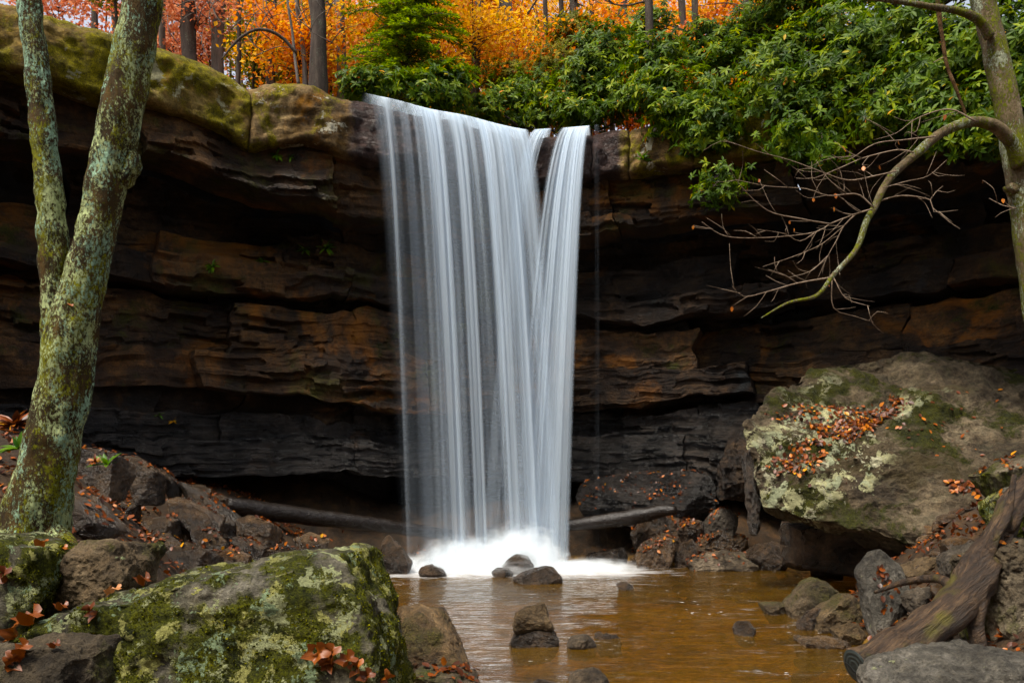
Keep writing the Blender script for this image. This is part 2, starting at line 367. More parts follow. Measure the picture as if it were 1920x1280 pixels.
def leaf_mat(name, stops, *a_, **k_):
    if 'autumn' in name: stops = [(p, rich(rich(c, 1.12), 1 / 1.32)) for p, c in stops]
    return leaf_mat_(name, stops, *a_, **k_)
def leaf_mat_(name, stops, trans=.35, rough=.45, spec=.4, tint=(1, 1, 1)):
    g = G(name); r = g.n('Attribute', attribute_name='rnd').outputs['Fac']
    c = g.ramp(r, stops)
    b = g.bsdf(c, rough, None, spec)
    t = g.n('BsdfTranslucent', {'Color': g.mix(1.0, c, tint, 'MULTIPLY')}).outputs[0]
    return g.end(g.n('MixShader', {0: trans, 1: b, 2: t}).outputs[0])
M['rhodo'] = leaf_mat('rhododendron_leaf', [(0, (.014, .030, .003)), (.35, (.046, .082, .006)), (.7, (.115, .165, .012)), (.93, (.26, .29, .025)), (.97, (.40, .30, .03)), (1, (.45, .18, .03))], .35, .5, .18, (1.6, 1.5, .35))
M['hemlock'] = leaf_mat('hemlock_needles', [(0, (.04, .07, .006)), (.5, (.115, .165, .014)), (1, (.25, .29, .025))], .5, .6, .3, (1.3, 1.3, .6))
M['red'] = leaf_mat('red_autumn_leaf', [(0, (.26, .06, .03)), (.35, (.50, .14, .06)), (.7, (.68, .27, .13)), (1, (.66, .42, .28))], .5, .6, .2)
M['orange'] = leaf_mat('orange_autumn_leaf', [(0, (.40, .08, .012)), (.4, (.66, .20, .015)), (.75, (.78, .33, .03)), (1, (.80, .48, .08))], .5, .6, .2)
M['yellow'] = leaf_mat('yellow_autumn_leaf', [(0, (.55, .22, .015)), (.5, (.75, .40, .03)), (1, (.78, .58, .08))], .5, .6, .2)
M['olive'] = leaf_mat('olive_understory_leaf', [(0, (.06, .08, .015)), (.5, (.16, .16, .03)), (.85, (.30, .26, .05)), (1, (.6, .35, .04))], .45, .6, .2)
M['litter'] = leaf_mat('fallen_leaves', [(0, (.03, .011, .006)), (.4, (.10, .030, .011)), (.75, (.21, .066, .018)), (.94, (.38, .15, .035)), (1, (.52, .30, .07))], .15, .45, .4)
M['litterbig'] = leaf_mat('dry_leaf', [(0, (.055, .016, .008)), (.5, (.13, .042, .016)), (.85, (.24, .085, .032)), (1, (.38, .20, .11))], .15, .45, .4)
M['fern'] = leaf_mat('fern_green', [(0, (.03, .09, .01)), (1, (.14, .22, .02))], .35)

# ------------------------------------------------------------------ ground and pool
_XL = ([-8, 4, 8, 10, 13, 16, 20], [-1.0, -.6, -.75, -1.75, -2.7, -3.3, -3.5])
_XR = ([-8, 4, 7, 8, 10, 12, 14, 15.5, 20], [2.6, 2.6, 3.0, 3.3, 3.6, 4.4, 6.0, 7.0, 7.0])
def gz(x, y):
    x, y = A(x, float), A(y, float); sh = x.shape; x = x.ravel(); y = y.ravel()
    dl = np.interp(y, *_XL) - x; dr = x - np.interp(y, *_XR); d = np.maximum(np.maximum(dl * .62, dr), (y - 16.1) * 1.15)
    q = np.stack([x, y, x * 0], 1)
    z = -.5 + 1.62 * sstep(-.5, 2.6, d) + sstep(-.3, 1.5, d) * .22 * fbm(q * .9, 4, seed=1) + .05 * fbm(q * 3, 3, seed=8)
    z += .75 * sstep(-.5, 1.5, dl) * sstep(-3.6, .3, y - np.interp(x, [-10, -7.5, -5, -2.3], [8, 13, 15, 15.6]))
    z += .62 * np.maximum(0, -x - 3.4) * sstep(12.2, 8.5, y) + .28 * np.maximum(0, x - 4.6) * sstep(13.5, 10, y)
    z += np.maximum(0, -y - 1) * .5
    z -= .32 * sstep(8.8, 10, y) * sstep(15.2, 13.5, y) * sstep(.2, 1.2, dl)
    return z.reshape(sh)
nx, ny = 340, 300
gx, gy = np.meshgrid(np.linspace(-16, 16, nx), np.linspace(-14, 20.2, ny))
gv = np.stack([gx.ravel(), gy.ravel(), gz(gx, gy).ravel()], 1)
gm = G('stream_bed_and_bank'); gn = gm.noise(3.5, 8, .7); gn2 = gm.noise(16, 6, .7)
gzv = gm.n('SeparateXYZ', {0: gm.pos}).outputs['Z']
bankc = gm.ramp(gn, [(.3, (.008, .006, .004)), (.5, (.030, .019, .011)), (.7, (.075, .042, .020))])
bedc = gm.mix(.8, gm.ramp(gn, [(.36, (.05, .029, .010)), (.5, (.21, .125, .038)), (.66, (.36, .23, .08))]), gm.ramp(gn2, [(.35, (.35, .33, .3)), (.65, (1.3, 1.3, 1.2))]), 'MULTIPLY')
gc = gm.mix(gm.ramp(gzv, [(0, 0.0), (.12, 1.0)]), bedc, bankc)
M['ground'] = gm.end(gm.bsdf(gc, .75, gm.bump(gn2, .7, .05), .3))
obj('ground', mesh_np('ground', gv, grid_faces(ny, nx)), M['ground'], kind='structure')

# pool surface: amber water, smooth ripples, foam streaks spreading from the plunge
wx0 = np.linspace(-6, 9.5, 300); wy0 = np.linspace(-6, 18.5, 400)
wx, wy = np.meshgrid(wx0, wy0); q = np.stack([wx.ravel(), wy.ravel(), wx.ravel() * 0], 1)
pl = np.exp(-((q[:, 0] + .35) ** 2 / 3.6 + (q[:, 1] - 15.4) ** 2 / 1.6))
wz = .012 * fbm(q * A([1.1, 2.6, 1]), 3, seed=2) + .006 * fbm(q * A([3, 8, 1]), 2, seed=4) + pl * .06 * (1 + fbm(q * 2.5, 3, seed=3))
foam = np.exp(-((q[:, 0] + .3) ** 2 / 7.5 + np.minimum(0, q[:, 1] - 15.1) ** 2 / .75)) * 1.0
foam = np.maximum(foam, .62 * np.exp(-((q[:, 0] - 1.7) ** 2 / 2.2 + (q[:, 1] - 15.0) ** 2 / .4)))
foam = np.maximum(foam, .55 * np.exp(-((q[:, 0] + 2.4) ** 2 / .7 + (q[:, 1] - 14.9) ** 2 / .3)))
g = G('amber_pool_water')
fa = g.n('Attribute', attribute_name='foam').outputs['Fac']
fn = g.noise(2.2, 7, .68, st=(.8, 2.2, 1), dist=.4)
fk = g.ramp(g.math('ADD', fa, g.math('MULTIPLY', g.math('SUBTRACT', fn, .5), 1.3)), [(.22, 0.0), (.6, .35), (1.0, .92)])
st_ = g.noise(1.3, 8, .7, st=(.55, 3.2, 1), dist=.9)                      # long thin foam lines
fk = g.math('MAXIMUM', fk, g.ramp(st_, [(.60, 0.0), (.78, .45)]))
fl = g.math('MULTIPLY', g.ramp(g.noise(11, 3, .6, st=(.7, 1.6, 1)), [(.66, 0.0), (.72, .75)]), g.ramp(g.noise(.9, 3, .5, st=(1, 1.4, 1)), [(.5, 0.0), (.62, 1.0)])); fk = g.math('MAXIMUM', fk, fl)  # white foam flecks that double as painted sparkles on the water
rp = g.math('ADD', g.noise(2.4, 5, .6, st=(.8, 3, 1), dist=.5), g.math('MULTIPLY', g.noise(9, 3, .6, st=(.6, 2.4, 1)), .3))
nb = g.bump(rp, .8, .06)
tr = g.n('BsdfTransparent', {'Color': (.70, .54, .24, 1)}).outputs[0]
body = g.bsdf(g.ramp(g.noise(.7, 5, .6, st=(.7, 1.5, 1)), [(.3, (.070, .038, .008)), (.7, (.15, .088, .020))]), .35, nb, .3)
under = g.n('MixShader', {0: .42, 1: tr, 2: body}).outputs[0]
gl = g.n('BsdfGlossy', {'Color': (1, 1, 1, 1), 'Roughness': .07, 'Normal': nb}).outputs[0]
fr = g.n('Fresnel', {'IOR': 1.33, 'Normal': nb}).outputs[0]
wsh = g.n('MixShader', {0: fr, 1: under, 2: gl}).outputs[0]
fo = g.bsdf((.86, .88, .90), .7, None, .2)
M['water'] = g.end(g.n('MixShader', {0: fk, 1: wsh, 2: fo}).outputs[0])
obj('pool_water', mesh_np('pool_water', np.stack([q[:, 0], q[:, 1], wz], 1), grid_faces(400, 300), attrs={'foam': foam}), M['water'], kind='structure')

# ------------------------------------------------------------------ cliff: an amphitheatre of stacked beds broken into blocks
LIP = [(-900, -520, 8.2), (-600, -380, 9.4), (-300, -170, 11.2), (0, -20, 12.6), (100, 8, 13.0), (180, 40, 13.4), (300, 75, 14.0), (370, 95, 14.3), (430, 125, 14.7), (468, 156, 14.95),
       (500, 147, 15.0), (540, 143, 15.0), (590, 150, 15.05), (640, 168, 15.2), (690, 180, 15.4), (740, 190, 15.6), (800, 207, 15.9), (870, 220, 16.2), (930, 235, 16.4), (985, 247, 16.6),
       (1030, 245, 16.65), (1100, 240, 16.6), (1180, 230, 16.4), (1280, 215, 16.1), (1400, 190, 15.7), (1550, 150, 15.0), (1750, 80, 14.0), (1920, 20, 13.0), (2150, -80, 12.0), (2500, -250, 10.5), (2900, -450, 9.2)]
lp, _ = smooth_path(P([a[0] for a in LIP], [a[1] for a in LIP], [a[2] for a in LIP]), np.ones(len(LIP)), .1)
la = np.concatenate([[0], np.cumsum(np.linalg.norm(np.diff(lp[:, :2], axis=0), axis=1))]); LT = la[-1]
UU = np.linspace(0, LT, 1200)
def sm(a, k):
    e = np.concatenate([np.full(k, a[0]), a, np.full(k, a[-1])]); return np.convolve(e, np.ones(2 * k + 1) / (2 * k + 1), 'valid')
CX, CY, CZ = [np.interp(UU, la, lp[:, k]) for k in range(3)]
CXs, CYs, CZs = sm(CX, 25), sm(CY, 25), sm(CZ, 60)
tx, ty = np.gradient(sm(CXs, 30)), np.gradient(sm(CYs, 30)); tl = np.hypot(tx, ty)
NX, NY = ty / tl, -tx / tl
def crv(u): return [np.interp(u, UU, a) for a in (CXs, CYs, CZ, NX, NY, CZs)]
cpx = 960 + F * CX / CY
def upx(px): return float(np.interp(px, cpx, UU))
cliff = obj('cliff', None, kind='structure'); cliff.empty_display_size = .1

def hb_(u, h):
    q = np.stack([u.ravel() * .26, np.full(u.size, h * 1.1), np.full(u.size, 3.7)], 1)
    return h + (.48 * fbm(q, 4, seed=4)).reshape(u.shape) * (1.0 if 1.1 < h < 9 else .3)
def block(u0, u1, h0, h1, off, rr, back, mat, seed, res=.04, amp=.06, strat=.045, cap=False, tilt=0.0, slope=0.0):
    L = u1 - u0; nu, nv = max(5, int(L / res)), max(4, int((h1 - h0) / res))
    a = np.arange(-2, nu + 3); b = np.arange(-2, nv + 3)
    uu, vv = np.clip(a / nu, 0, 1), np.clip(b / nv, 0, 1)
    ex = lambda k, n: np.where((k == -1) | (k == n + 1), .09, np.where((k == -2) | (k == n + 2), back, 0.0))
    E = np.maximum(ex(a, nu)[None], ex(b, nv)[:, None])
    Ug, Vg = np.meshgrid(u0 + .006 + uu * (L - .012), vv)
    if not cap:
        H0, H1 = hb_(Ug, h0), hb_(Ug, h1) + .02; h = H0 + Vg * (H1 - H0)
    else: h = h0 + Vg * (h1 - h0)
    de = np.minimum(np.minimum(Ug - u0, u1 - Ug), np.minimum(Vg, 1 - Vg) * (h1 - h0))
    if cap:
        de = np.minimum(np.minimum(Ug - u0, u1 - Ug), (1 - Vg) * (h1 - h0)); dt = Vg * (h1 - h0)
    qw = np.stack([Ug.ravel() * .9, h.ravel() * 1.4, h.ravel() * 0], 1)
    wob = (.22 * fbm(qw, 4, seed=12)).reshape(Ug.shape) + .25 * (h - h0) * math.sin(h0 * 7.1)
    x, y, z, nx_, ny_, zs = crv(Ug + (wob * .6 if cap else wob))
    zt = z if cap else zs
    zz = zt - h * (zt / 9.1) + slope * (Ug - (u0 + u1) / 2)
    t = 1 - np.clip(de / rr, 0, 1); push = rr * (1 - np.sqrt(np.maximum(0, 1 - t * t)))
    if cap:
        R2 = .42; t2 = 1 - np.clip(dt / R2, 0, 1); push = push + R2 * 1.1 * (1 - np.sqrt(np.maximum(0, 1 - t2 * t2)))
    w = np.stack([x, y, zz], -1).reshape(-1, 3)
    d = amp * 1.5 * fbm(w * 1.1, 5, seed=seed % 7) - amp * .8 * np.abs(fbm(w * 2.7, 3, seed=3)) + strat * (fbm(w * A([.7, .7, 6.5]), 4, seed=5) - .4 * np.abs(fbm(w * A([1, 1, 13.]), 2, seed=6)))
    if not cap:                                              # thin laminae, each standing proud or worn back
        sl = w[:, 2] * (8.5 if strat < .06 else 13) + 1.5 * fbm(w * A([.5, .5, .9]), 5, seed=14); li = np.floor(sl); fr = sl - li
        jn = .35 * fbm(w * 1.7, 3, seed=15); uf_ = Ug.ravel()
        def hs_(k):
            r1 = (np.sin(k * 12.9898) * 43758.5453) % 1.0; ci = np.floor(uf_ * (.55 + 1.5 * r1) + 10 * r1 + jn); return (np.sin(k * 127.1 + ci * 311.7) * 43758.5453) % 1.0
        a0, a1 = hs_(li), hs_(li + 1); lam = sstep(-.12, .22, fbm(w * A([.45, .45, .8]), 2, seed=17)); d = d + (.24 if strat < .06 else .15) * (.25 + lam) * (a0 + (a1 - a0) * sstep(.92, 1, fr) - .5)
    d = d.reshape(x.shape) * np.where(E > .5, 0, 1)
    o = off + tilt * (Vg - .5) - push - E + d
    dz = (.13 * fbm(w * .7, 3, seed=9) + .05 * fbm(w * 2.6, 3, seed=10)).reshape(x.shape)
    if cap: dz = dz * np.clip(Vg * 1.5, 0, 1)
    v = np.stack([x + nx_ * o, y + ny_ * o, zz + dz], -1).reshape(-1, 3)
    at = None
    if cap:
        qx = 960 + F * x / y; at = {'wet': (sstep(615, 705, qx) * (1 - sstep(1140, 1185, qx))).ravel()}
    obj('rock_block', mesh_np('rock_block', v, grid_faces(len(b), len(a), True), smooth=cap, attrs=at), mat, cliff)
# capstones (traced joints)
for p0, p1, mt, of in [(-900, -330, 'cap', 0), (-330, 468, 'cap', .03), (468, 985, 'cap2', .03), (985, 1108, 'cap2', -.05),
                       (1108, 1176, 'cap2', .04), (1176, 1300, 'cap2', .05), (1300, 1520, 'cap', 0), (1520, 1900, 'cap', 0), (1900, 2900, 'cap', 0)]:
    block(upx(p0), upx(p1), 0, 1.15 if p0 < 470 else 1.02, of, .10, 1.6, M[mt], int(p0) + 1000, amp=.14, cap=True)
BEDS = [(1.02, 1.95, -.42, (1.6, 3.4), 'mid'), (1.95, 2.70, -1.75, (2.2, 4.2), 'dark'), (2.70, 3.30, -1.50, (1.6, 3.4), 'mid'), (3.30, 3.72, -1.15, (1.6, 3.8), 'mid'),
        (3.72, 3.98, -1.75, (1.0, 2.4), 'dark'), (3.98, 4.85, -1.42, (1.4, 3.4), 'mid'), (4.85, 5.85, -1.28, (1.6, 4.0), 'mid'), (5.85, 6.15, -1.95, (.9, 2.2), 'dark'),
        (6.15, 6.60, -1.75, (1.2, 2.6), 'wet'), (6.60, 7.55, -1.42, (2.4, 4.6), 'wet'), (7.55, 9.6, -3.1, (2, 4), 'wet')]  # deep-set beds get darker rock, putting part of their shade in the colour
rg = np.random.default_rng(21); u_lo, u_hi = upx(-500), upx(2450)
sd_ = 0
for h0, h1, off, (l0, l1), mt in BEDS:
    u = u_lo - rg.uniform(0, 1)
    while u < u_hi:
        L = rg.uniform(l0, l1) * 1.2; xm = np.interp(u + L / 2, UU, CX); sd_ += 1
        k = 1.0
        if xm > 2.6: k = 1 + .5 * sstep(2.4, 5, A(xm)) * (h1 < 6)       # the right-hand hollow is cut deeper
        if xm < -6: k = 1 + .3 * (h1 < 6)
        m = mt
        if mt == 'mid' and (xm > 2.6 and rg.random() < .45): m = 'dark'
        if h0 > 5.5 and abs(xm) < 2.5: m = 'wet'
        vis = -150 < np.interp(u, UU, cpx) < 2050
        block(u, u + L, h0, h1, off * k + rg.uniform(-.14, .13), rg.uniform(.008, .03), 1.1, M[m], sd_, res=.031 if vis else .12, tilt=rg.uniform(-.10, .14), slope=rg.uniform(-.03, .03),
              strat=.075 if mt == 'wet' else .05)
        u += L
ub = np.linspace(0, LT, 120); hb = np.linspace(-1.2, 1, 14)
Ub, Hb = np.meshgrid(ub, hb); x, y, z, a_, b_, zs = crv(Ub)
o_ = -4.2 - .4 * (Hb < .2)
obj('hidden_backing', mesh_np('hidden_backing', np.stack([x + a_ * o_, y + b_ * o_, np.where(Hb < 0, Hb, Hb * (zs - .6))], -1).reshape(-1, 3), grid_faces(14, 120)), M['dark'], cliff)  # unseen backing, added behind the blocks to stop light leaking through

# forest floor: slope climbing away behind the lip
bs = A([.45, .8, 1.2, 1.7, 2.4, 3.2, 4.4, 6, 8, 10.5, 13.5, 17, 21, 26, 32, 40, 50, 62, 78])
uf = np.linspace(0, LT, 260); Uf, Bf = np.meshgrid(uf, bs); x, y, z, a_, b_, zs = crv(Uf)
def hill(b): return np.where(b < 1.5, -.12, -.12 + .40 * (b - 1.5)) - .0
hz = zs + hill(Bf) + .25 * np.clip(Bf / 6, 0, 1) * fbm(np.stack([x - a_ * Bf, y - b_ * Bf, x * 0], -1).reshape(-1, 3) * .35, 4).reshape(x.shape) * 2
hv = np.stack([x - a_ * Bf, y - b_ * Bf, hz], -1).reshape(-1, 3)
obj('forest_slope', mesh_np('forest_slope', hv, grid_faces(len(bs), 260)), M['forestfloor'], kind='structure')
def hill_z(X, Y):
    j = np.argmin((hv[:, 0] - X) ** 2 + (hv[:, 1] - Y) ** 2); return hv[j, 2]

# the opposite side of the gorge, behind the viewer: unseen wooded slope, added to close off the low sky
xb, yb = np.meshgrid(np.linspace(-34, 34, 60), np.linspace(-13.5, -50, 30)); zb = 6.0 + (-13.5 - yb) * .55 + .8 * fbm(np.stack([xb.ravel(), yb.ravel(), xb.ravel() * 0], 1) * .12, 3).reshape(xb.shape)
obj('unseen_bank', mesh_np('unseen_bank', np.stack([xb, yb, zb], -1).reshape(-1, 3), grid_faces(30, 60, True)), M['forestfloor'], kind='structure')
n = 26000; rgb = np.random.default_rng(77); tc_ = np.stack([rgb.uniform(-30, 30, 46), rgb.uniform(-24, -9, 46), rgb.uniform(4, 13, 46)], 1); tc_[:, 2] += np.maximum(0, -tc_[:, 1] - 9) * .35
kk = rgb.integers(0, 46, n); pw = tc_[kk] + unit(n, rgb) * (rgb.uniform(.2, 1, n) ** .5)[:, None] * A([3.4, 3.0, 3.6])
vw, fw, rw = scatter(LEAF_SMALL, pw, frames(unit(n, rgb), unit(n, rgb) + A([0, .3, .7])), rgb.uniform(.35, .7, n))
obj('unseen_woods', mesh_np('unseen_woods', vw, fw, attrs={'rnd': rw}), M['olive'], kind='stuff', label='unseen olive autumn foliage added across the gorge to block low sky', cat='unseen_woods')

# ------------------------------------------------------------------ waterfall
wf = obj('waterfall', None, kind='structure'); wf.location = (0, 15.7, 0)
def wmat():
    g = G('falling_water'); a = g.n('Attribute', attribute_name='dens').outputs['Fac']
    d = g.bsdf((.68, .80, .92), .6, None, .25)
    t = g.n('BsdfTranslucent', {'Color': (.70, .82, .93, 1)}).outputs[0]
    w = g.n('MixShader', {0: .4, 1: d, 2: t}).outputs[0]
    return g.end(g.n('MixShader', {0: a, 1: g.n('BsdfTransparent').outputs[0], 2: w}).outputs[0])
M['fall'] = wmat()
def n1(x, y, sc, st, seed, o=3):
    return fbm(np.stack([x.ravel() * sc, y.ravel() * st, np.full(x.size, seed * 3.3)], 1), o, seed=seed).reshape(x.shape)
def curtain(name, px0, px1, ends, Dd, fwd, dens, seed, ns=420, nt=90):
    """a falling sheet: leaves the lip between two photo columns, each thread on its own parabola"""
    s = np.linspace(0, 1, ns); t = np.concatenate([np.linspace(-.14, 0, 10, endpoint=False), np.linspace(0, 1, nt) ** .8])
    Sg, Tg = np.meshgrid(s, t); us = upx(px0) + (upx(px1) - upx(px0)) * Sg
    x, y, z, a_, b_, zs = crv(us)
    ye = y - Dd - fwd * n1(Sg, Tg * 0, 9, 0, seed + 3); xe = (np.interp(Sg, *ends) - 960) / F * ye
    T = np.clip(Tg, 0, 1); pre = np.clip(-Tg / .14, 0, 1)
    out = .06 + .02 * n1(Sg, Tg, 30, 1.2, seed)
    x0, y0 = x + a_ * out, y + b_ * out
    X = x0 + (xe - x0) * T - a_ * pre * .75; Y = y0 + (ye - y0) * T - b_ * pre * .75
    rel = .10 * (1 - T)
    Z = z + .035 - (z + .1) * (T ** 2 * .93 + .07 * T) - .02 - .07 * pre
    fold = .08 * n1(Sg, Tg, 14, .5, seed + 1) * np.clip(T * 4, 0, 1) + .02 * n1(Sg, Tg, 45, .4, seed + 2) * np.clip(T * 4, 0, 1)
    X = X + a_ * fold; Y = Y + b_ * fold
    D = dens(Sg, T, seed) * (1 - pre)
    v = np.stack([X, Y, Z], -1).reshape(-1, 3)
    o = obj(name, mesh_np(name, v - A(wf.location), grid_faces(len(t), ns), attrs={'dens': np.clip(D, 0, 1).ravel()}), M['fall'], wf)
def dmain(k, lo):
    def f(S_, T, sd):
        st = .48 + 1.0 * n1(S_, T, 6.5, .3, sd + 11) + .66 * n1(S_, T, 17, .35, sd + 12, 2) + .20 * n1(S_, T, 44, .45, sd + 13, 2)
        env = (.15 + .85 * sstep(.0, .20, S_ + .05 * n1(S_, T, 30, .2, sd + 31, 2))) * sstep(0, .03 + .10 * T, S_) * sstep(1.0, .965 - .08 * T, S_)
        left = np.interp(S_, [0, .10, .2, .34, .6, .85, 1], [.20, .24, .28, .32, .38, .48, .42])
        return sstep(lo, lo + .95, st + left) ** (1.0 + 1.6 * T ** .6) * k * (1 - .60 * T ** .8) * env * (.35 + .65 * sstep(.0, .16, S_)) + (.012 + .03 * T) * sstep(.02, .3, S_) * env
    return f
ENDM = ([0, .12, .3, .55, .8, 1], [742, 768, 836, 912, 992, 1060])
curtain('water_curtain', 676, 988, ENDM, .75, .25, dmain(.95, .15), 1)
curtain('water_curtain', 680, 986, ENDM, .95, .3, dmain(.7, .38), 20)
curtain('water_curtain', 700, 982, ENDM, .55, .3, dmain(.5, .4), 40)
def dright(k, lo):
    def f(S_, T, sd):
        st = .5 + .7 * n1(S_, T, 4, .3, sd + 11) + .6 * n1(S_, T, 10, .4, sd + 12, 2) + .3 * n1(S_, T, 24, .5, sd + 13, 2)
        prof = np.interp(S_, [0, .12, .28, .42, .54, .7, .95, 1], [.5, .5, .1, -.55, -.1, .3, .4, .15])
        return sstep(lo, lo + .85, st + prof) ** (1.0 + 1.3 * T ** .6) * k * (1 - .58 * T) * (1 - .7 * T ** .7 * sstep(.5, .2, S_)) * sstep(0, .05, S_) * sstep(1, .97, S_)
    return f
ENDR = ([0, .3, .55, .72, 1], [900, 930, 955, 1000, 1068])
curtain('water_curtain', 1000, 1107, ENDR, .7, .2, dright(.9, .15), 60, 200)
curtain('water_curtain', 1003, 1105, ENDR, .9, .2, dright(.7, .3), 70, 200)
curtain('water_curtain', 1114, 1124, ([0, 1], [1116, 1126]), .3, .05, lambda S_, T, sd: sstep(.25, .9, .45 + n1(S_, T, 5, .3, sd)) * .10 * (1 - .7 * T) * sstep(0, .2, S_) * sstep(1, .8, S_), 90, 40)

# spray at the foot of the fall
g = G('spray_mist')
tc = g.n('TexCoord').outputs['Object']
ln = g.n('VectorMath', {0: tc}, operation='LENGTH').outputs['Value']
dn = g.math('ADD', g.math('SUBTRACT', 1.0, ln), g.math('MULTIPLY', g.math('SUBTRACT', g.n('TexNoise', {'Vector': tc, 'Scale': 3.4, 'Detail': 5, 'Roughness': .68}).outputs['Fac'], .5), 1.25))
dm = g.math('MULTIPLY', g.math('POWER', g.ramp(dn, [(.04, 0.0), (.75, 1.0)]), 1.9), 11.0)
pv = g.n('VolumePrincipled', {'Color': (.95, .98, 1, 1), 'Density': dm, 'Anisotropy': .2})
g.t.links.new(pv.outputs[0], g.out.inputs['Volume']); M['mist'] = g.m
def mist(px, py, D, rx, ry, rz):
    v, f = ico(3); o = obj('spray', mesh_np('spray', v, f), M['mist'], wf)
    o.location = Vector(P(px, py, D)) - wf.location; o.scale = (rx, ry, rz)
mist(868, 1056, 15.2, 1.05, .8, .62); mist(975, 1050, 15.3, 1.0, .85, .80); mist(920, 1066, 14.9, 1.9, .8, .36)
mist(1110, 1066, 15.2, 1.1, .6, .24); mist(785, 1064, 15.5, 1.3, .5, .30)

#__PART2__
# ------------------------------------------------------------------ boulders and stones, traced
def seat(pts):
    c = pts.mean(0); lo = pts[:, 2].min(); gr = float(gz(c[0], c[1]))
    if gr < lo - .01:
        d = min(.35, lo - gr + .12) if gr > -.2 else .15; ft = pts[pts[:, 2] < lo + .35 * np.ptp(pts[:, 2])]
        b = c + (ft - c) * A([.9, .9, 1]); b[:, 2] = lo - d; return np.vstack([pts, b])
    return pts
SEED = [50]
def prock(name, label, poly, D, depth, mat, key=None, n=5, lean=.08, cat='rock', group=None, fs=.78, bs=.72, seated=True, **kw):
    SEED[0] += 1; pts = outline(poly, D, depth, lean, fs, bs)
    kw.setdefault('amp', .075); kw.setdefault('freq', 1.7)
    return rock(name, label, seat(pts) if seated else pts, mat, cat, key or label, group, n=n, seed=SEED[0], **kw)

prock('boulder', 'huge mossy boulder with yellow lichen patches filling the lower left corner', [(-90, 1250), (0, 1192), (150, 1135), (300, 1088), (450, 1052), (570, 1030), (634, 1026), (664, 1042), (694, 1095), (724, 1155), (747, 1225), (768, 1300), (790, 1520), (-90, 1520)],
      4.6, 1.5, M['fore'], 'fore', 7, .5, 'boulder', fs=.93, bs=.8, amp=.042, freq=2.4, p=60, strata=.012, chips=0)
prock('boulder', 'mossy green boulder cut by the left edge below the forked tree', [(-60, 1010), (20, 998), (70, 1008), (98, 1042), (84, 1110), (40, 1160), (-60, 1170)], 5.5, .8, M['fore'], 'mossA', 5, cat='boulder', fs=.85)
prock('boulder', 'squat mossy boulder with bare brown top right of the forked tree base', [(72, 1045), (120, 1008), (185, 1002), (232, 1036), (254, 1088), (240, 1125), (150, 1150), (80, 1130)], 5.7, .8, M['forel'], 'mossB', 5, cat='boulder', fs=.85)
prock('rock', 'grey flat-topped rock with dry leaves in the bottom left corner', [(-60, 1212), (30, 1203), (80, 1207), (138, 1222), (152, 1262), (170, 1350), (-60, 1360)], 3.7, .5, M['forel'], 'cornerL', 5, .2, fs=.9)
prock('boulder', 'brown wedge-shaped rock at the pool edge beside the mossy boulder', [(727, 1155), (745, 1133), (772, 1128), (808, 1143), (848, 1185), (880, 1230), (887, 1255), (865, 1275), (800, 1275), (738, 1262), (723, 1205)], 7.6, .75, M['poolrock'], 'wedge', 5, .25, amp=.06)
prock('rock', 'leaf-strewn grey stone at bottom edge below the brown wedge rock', [(755, 1262), (800, 1255), (860, 1262), (900, 1280), (910, 1310), (760, 1320)], 7.0, .5, M['grey'], 'botstone')
prock('rock', 'blocky rock standing upright on a flat stone in mid pool', [(958, 1152), (966, 1143), (1000, 1141), (1006, 1130), (1024, 1127), (1035, 1160), (1041, 1184), (1000, 1192), (961, 1192)], 9.15, .34, M['poolrock'], seated=False, amp=.08, p=30)
prock('rock', 'flat wet stone under the blocky rock in mid pool', [(953, 1207), (965, 1187), (1000, 1181), (1040, 1182), (1052, 1200), (1046, 1218), (960, 1220)], 9.05, .5, M['wetstone'], fs=.85)
prock('rock', 'smooth rounded stone in the pool right of the flat stone', [(1057, 1207), (1070, 1193), (1095, 1188), (1120, 1197), (1131, 1212), (1090, 1222), (1060, 1217)], 9.0, .4, M['grey'], p=7)
prock('rock', 'low dark jagged stone behind the smooth round pool stone', [(1112, 1193), (1135, 1182), (1150, 1186), (1170, 1197), (1150, 1206), (1118, 1206)], 9.5, .3, M['wetstone'], amp=.12)
prock('rock', 'sharp-topped wet rock in front of the foam at the fall foot', [(960, 1082), (985, 1071), (1025, 1057), (1041, 1061), (1058, 1086), (1045, 1100), (1000, 1098), (966, 1088)], 13.6, .6, M['wetstone'], amp=.07)
prock('rock', 'tall pointed black rock left of the fall foot', [(714, 1048), (713, 1022), (717, 1005), (730, 1002), (746, 1015), (761, 1032), (775, 1054), (745, 1068), (714, 1068)], 14.6, .5, M['wetstone'], amp=.07)
prock('rock', 'wet brown rock half in the foam left of the splash', [(804, 1060), (815, 1036), (832, 1026), (848, 1032), (852, 1050), (830, 1066)], 15.3, .4, M['wetstone'])
prock('rock', 'low wet rock at foam edge in front of the left splash', [(781, 1074), (790, 1061), (810, 1057), (833, 1066), (842, 1082), (800, 1086)], 14.3, .4, M['wetstone'])
prock('rock', 'rounded rock inside the white splash of the fall', [(935, 1066), (950, 1042), (975, 1029), (1000, 1040), (1009, 1060), (990, 1075), (945, 1074)], 14.5, .5, M['wetstone'], p=9)
prock('rock', 'small dark stone between splash rock and sharp-topped rock', [(917, 1074), (930, 1062), (955, 1062), (966, 1074), (950, 1082), (922, 1082)], 14.2, .3, M['wetstone'], n=3)
prock('rock', 'small dark pebble left of the brown foam rock', [(780, 1054), (788, 1045), (804, 1047), (808, 1058), (790, 1064)], 15.4, .3, M['wetstone'], n=3)
prock('rock', 'dark round stone left of the pointed black rock', [(694, 1050), (700, 1032), (714, 1032), (718, 1050), (705, 1060)], 16.0, .3, M['wetstone'], n=3)
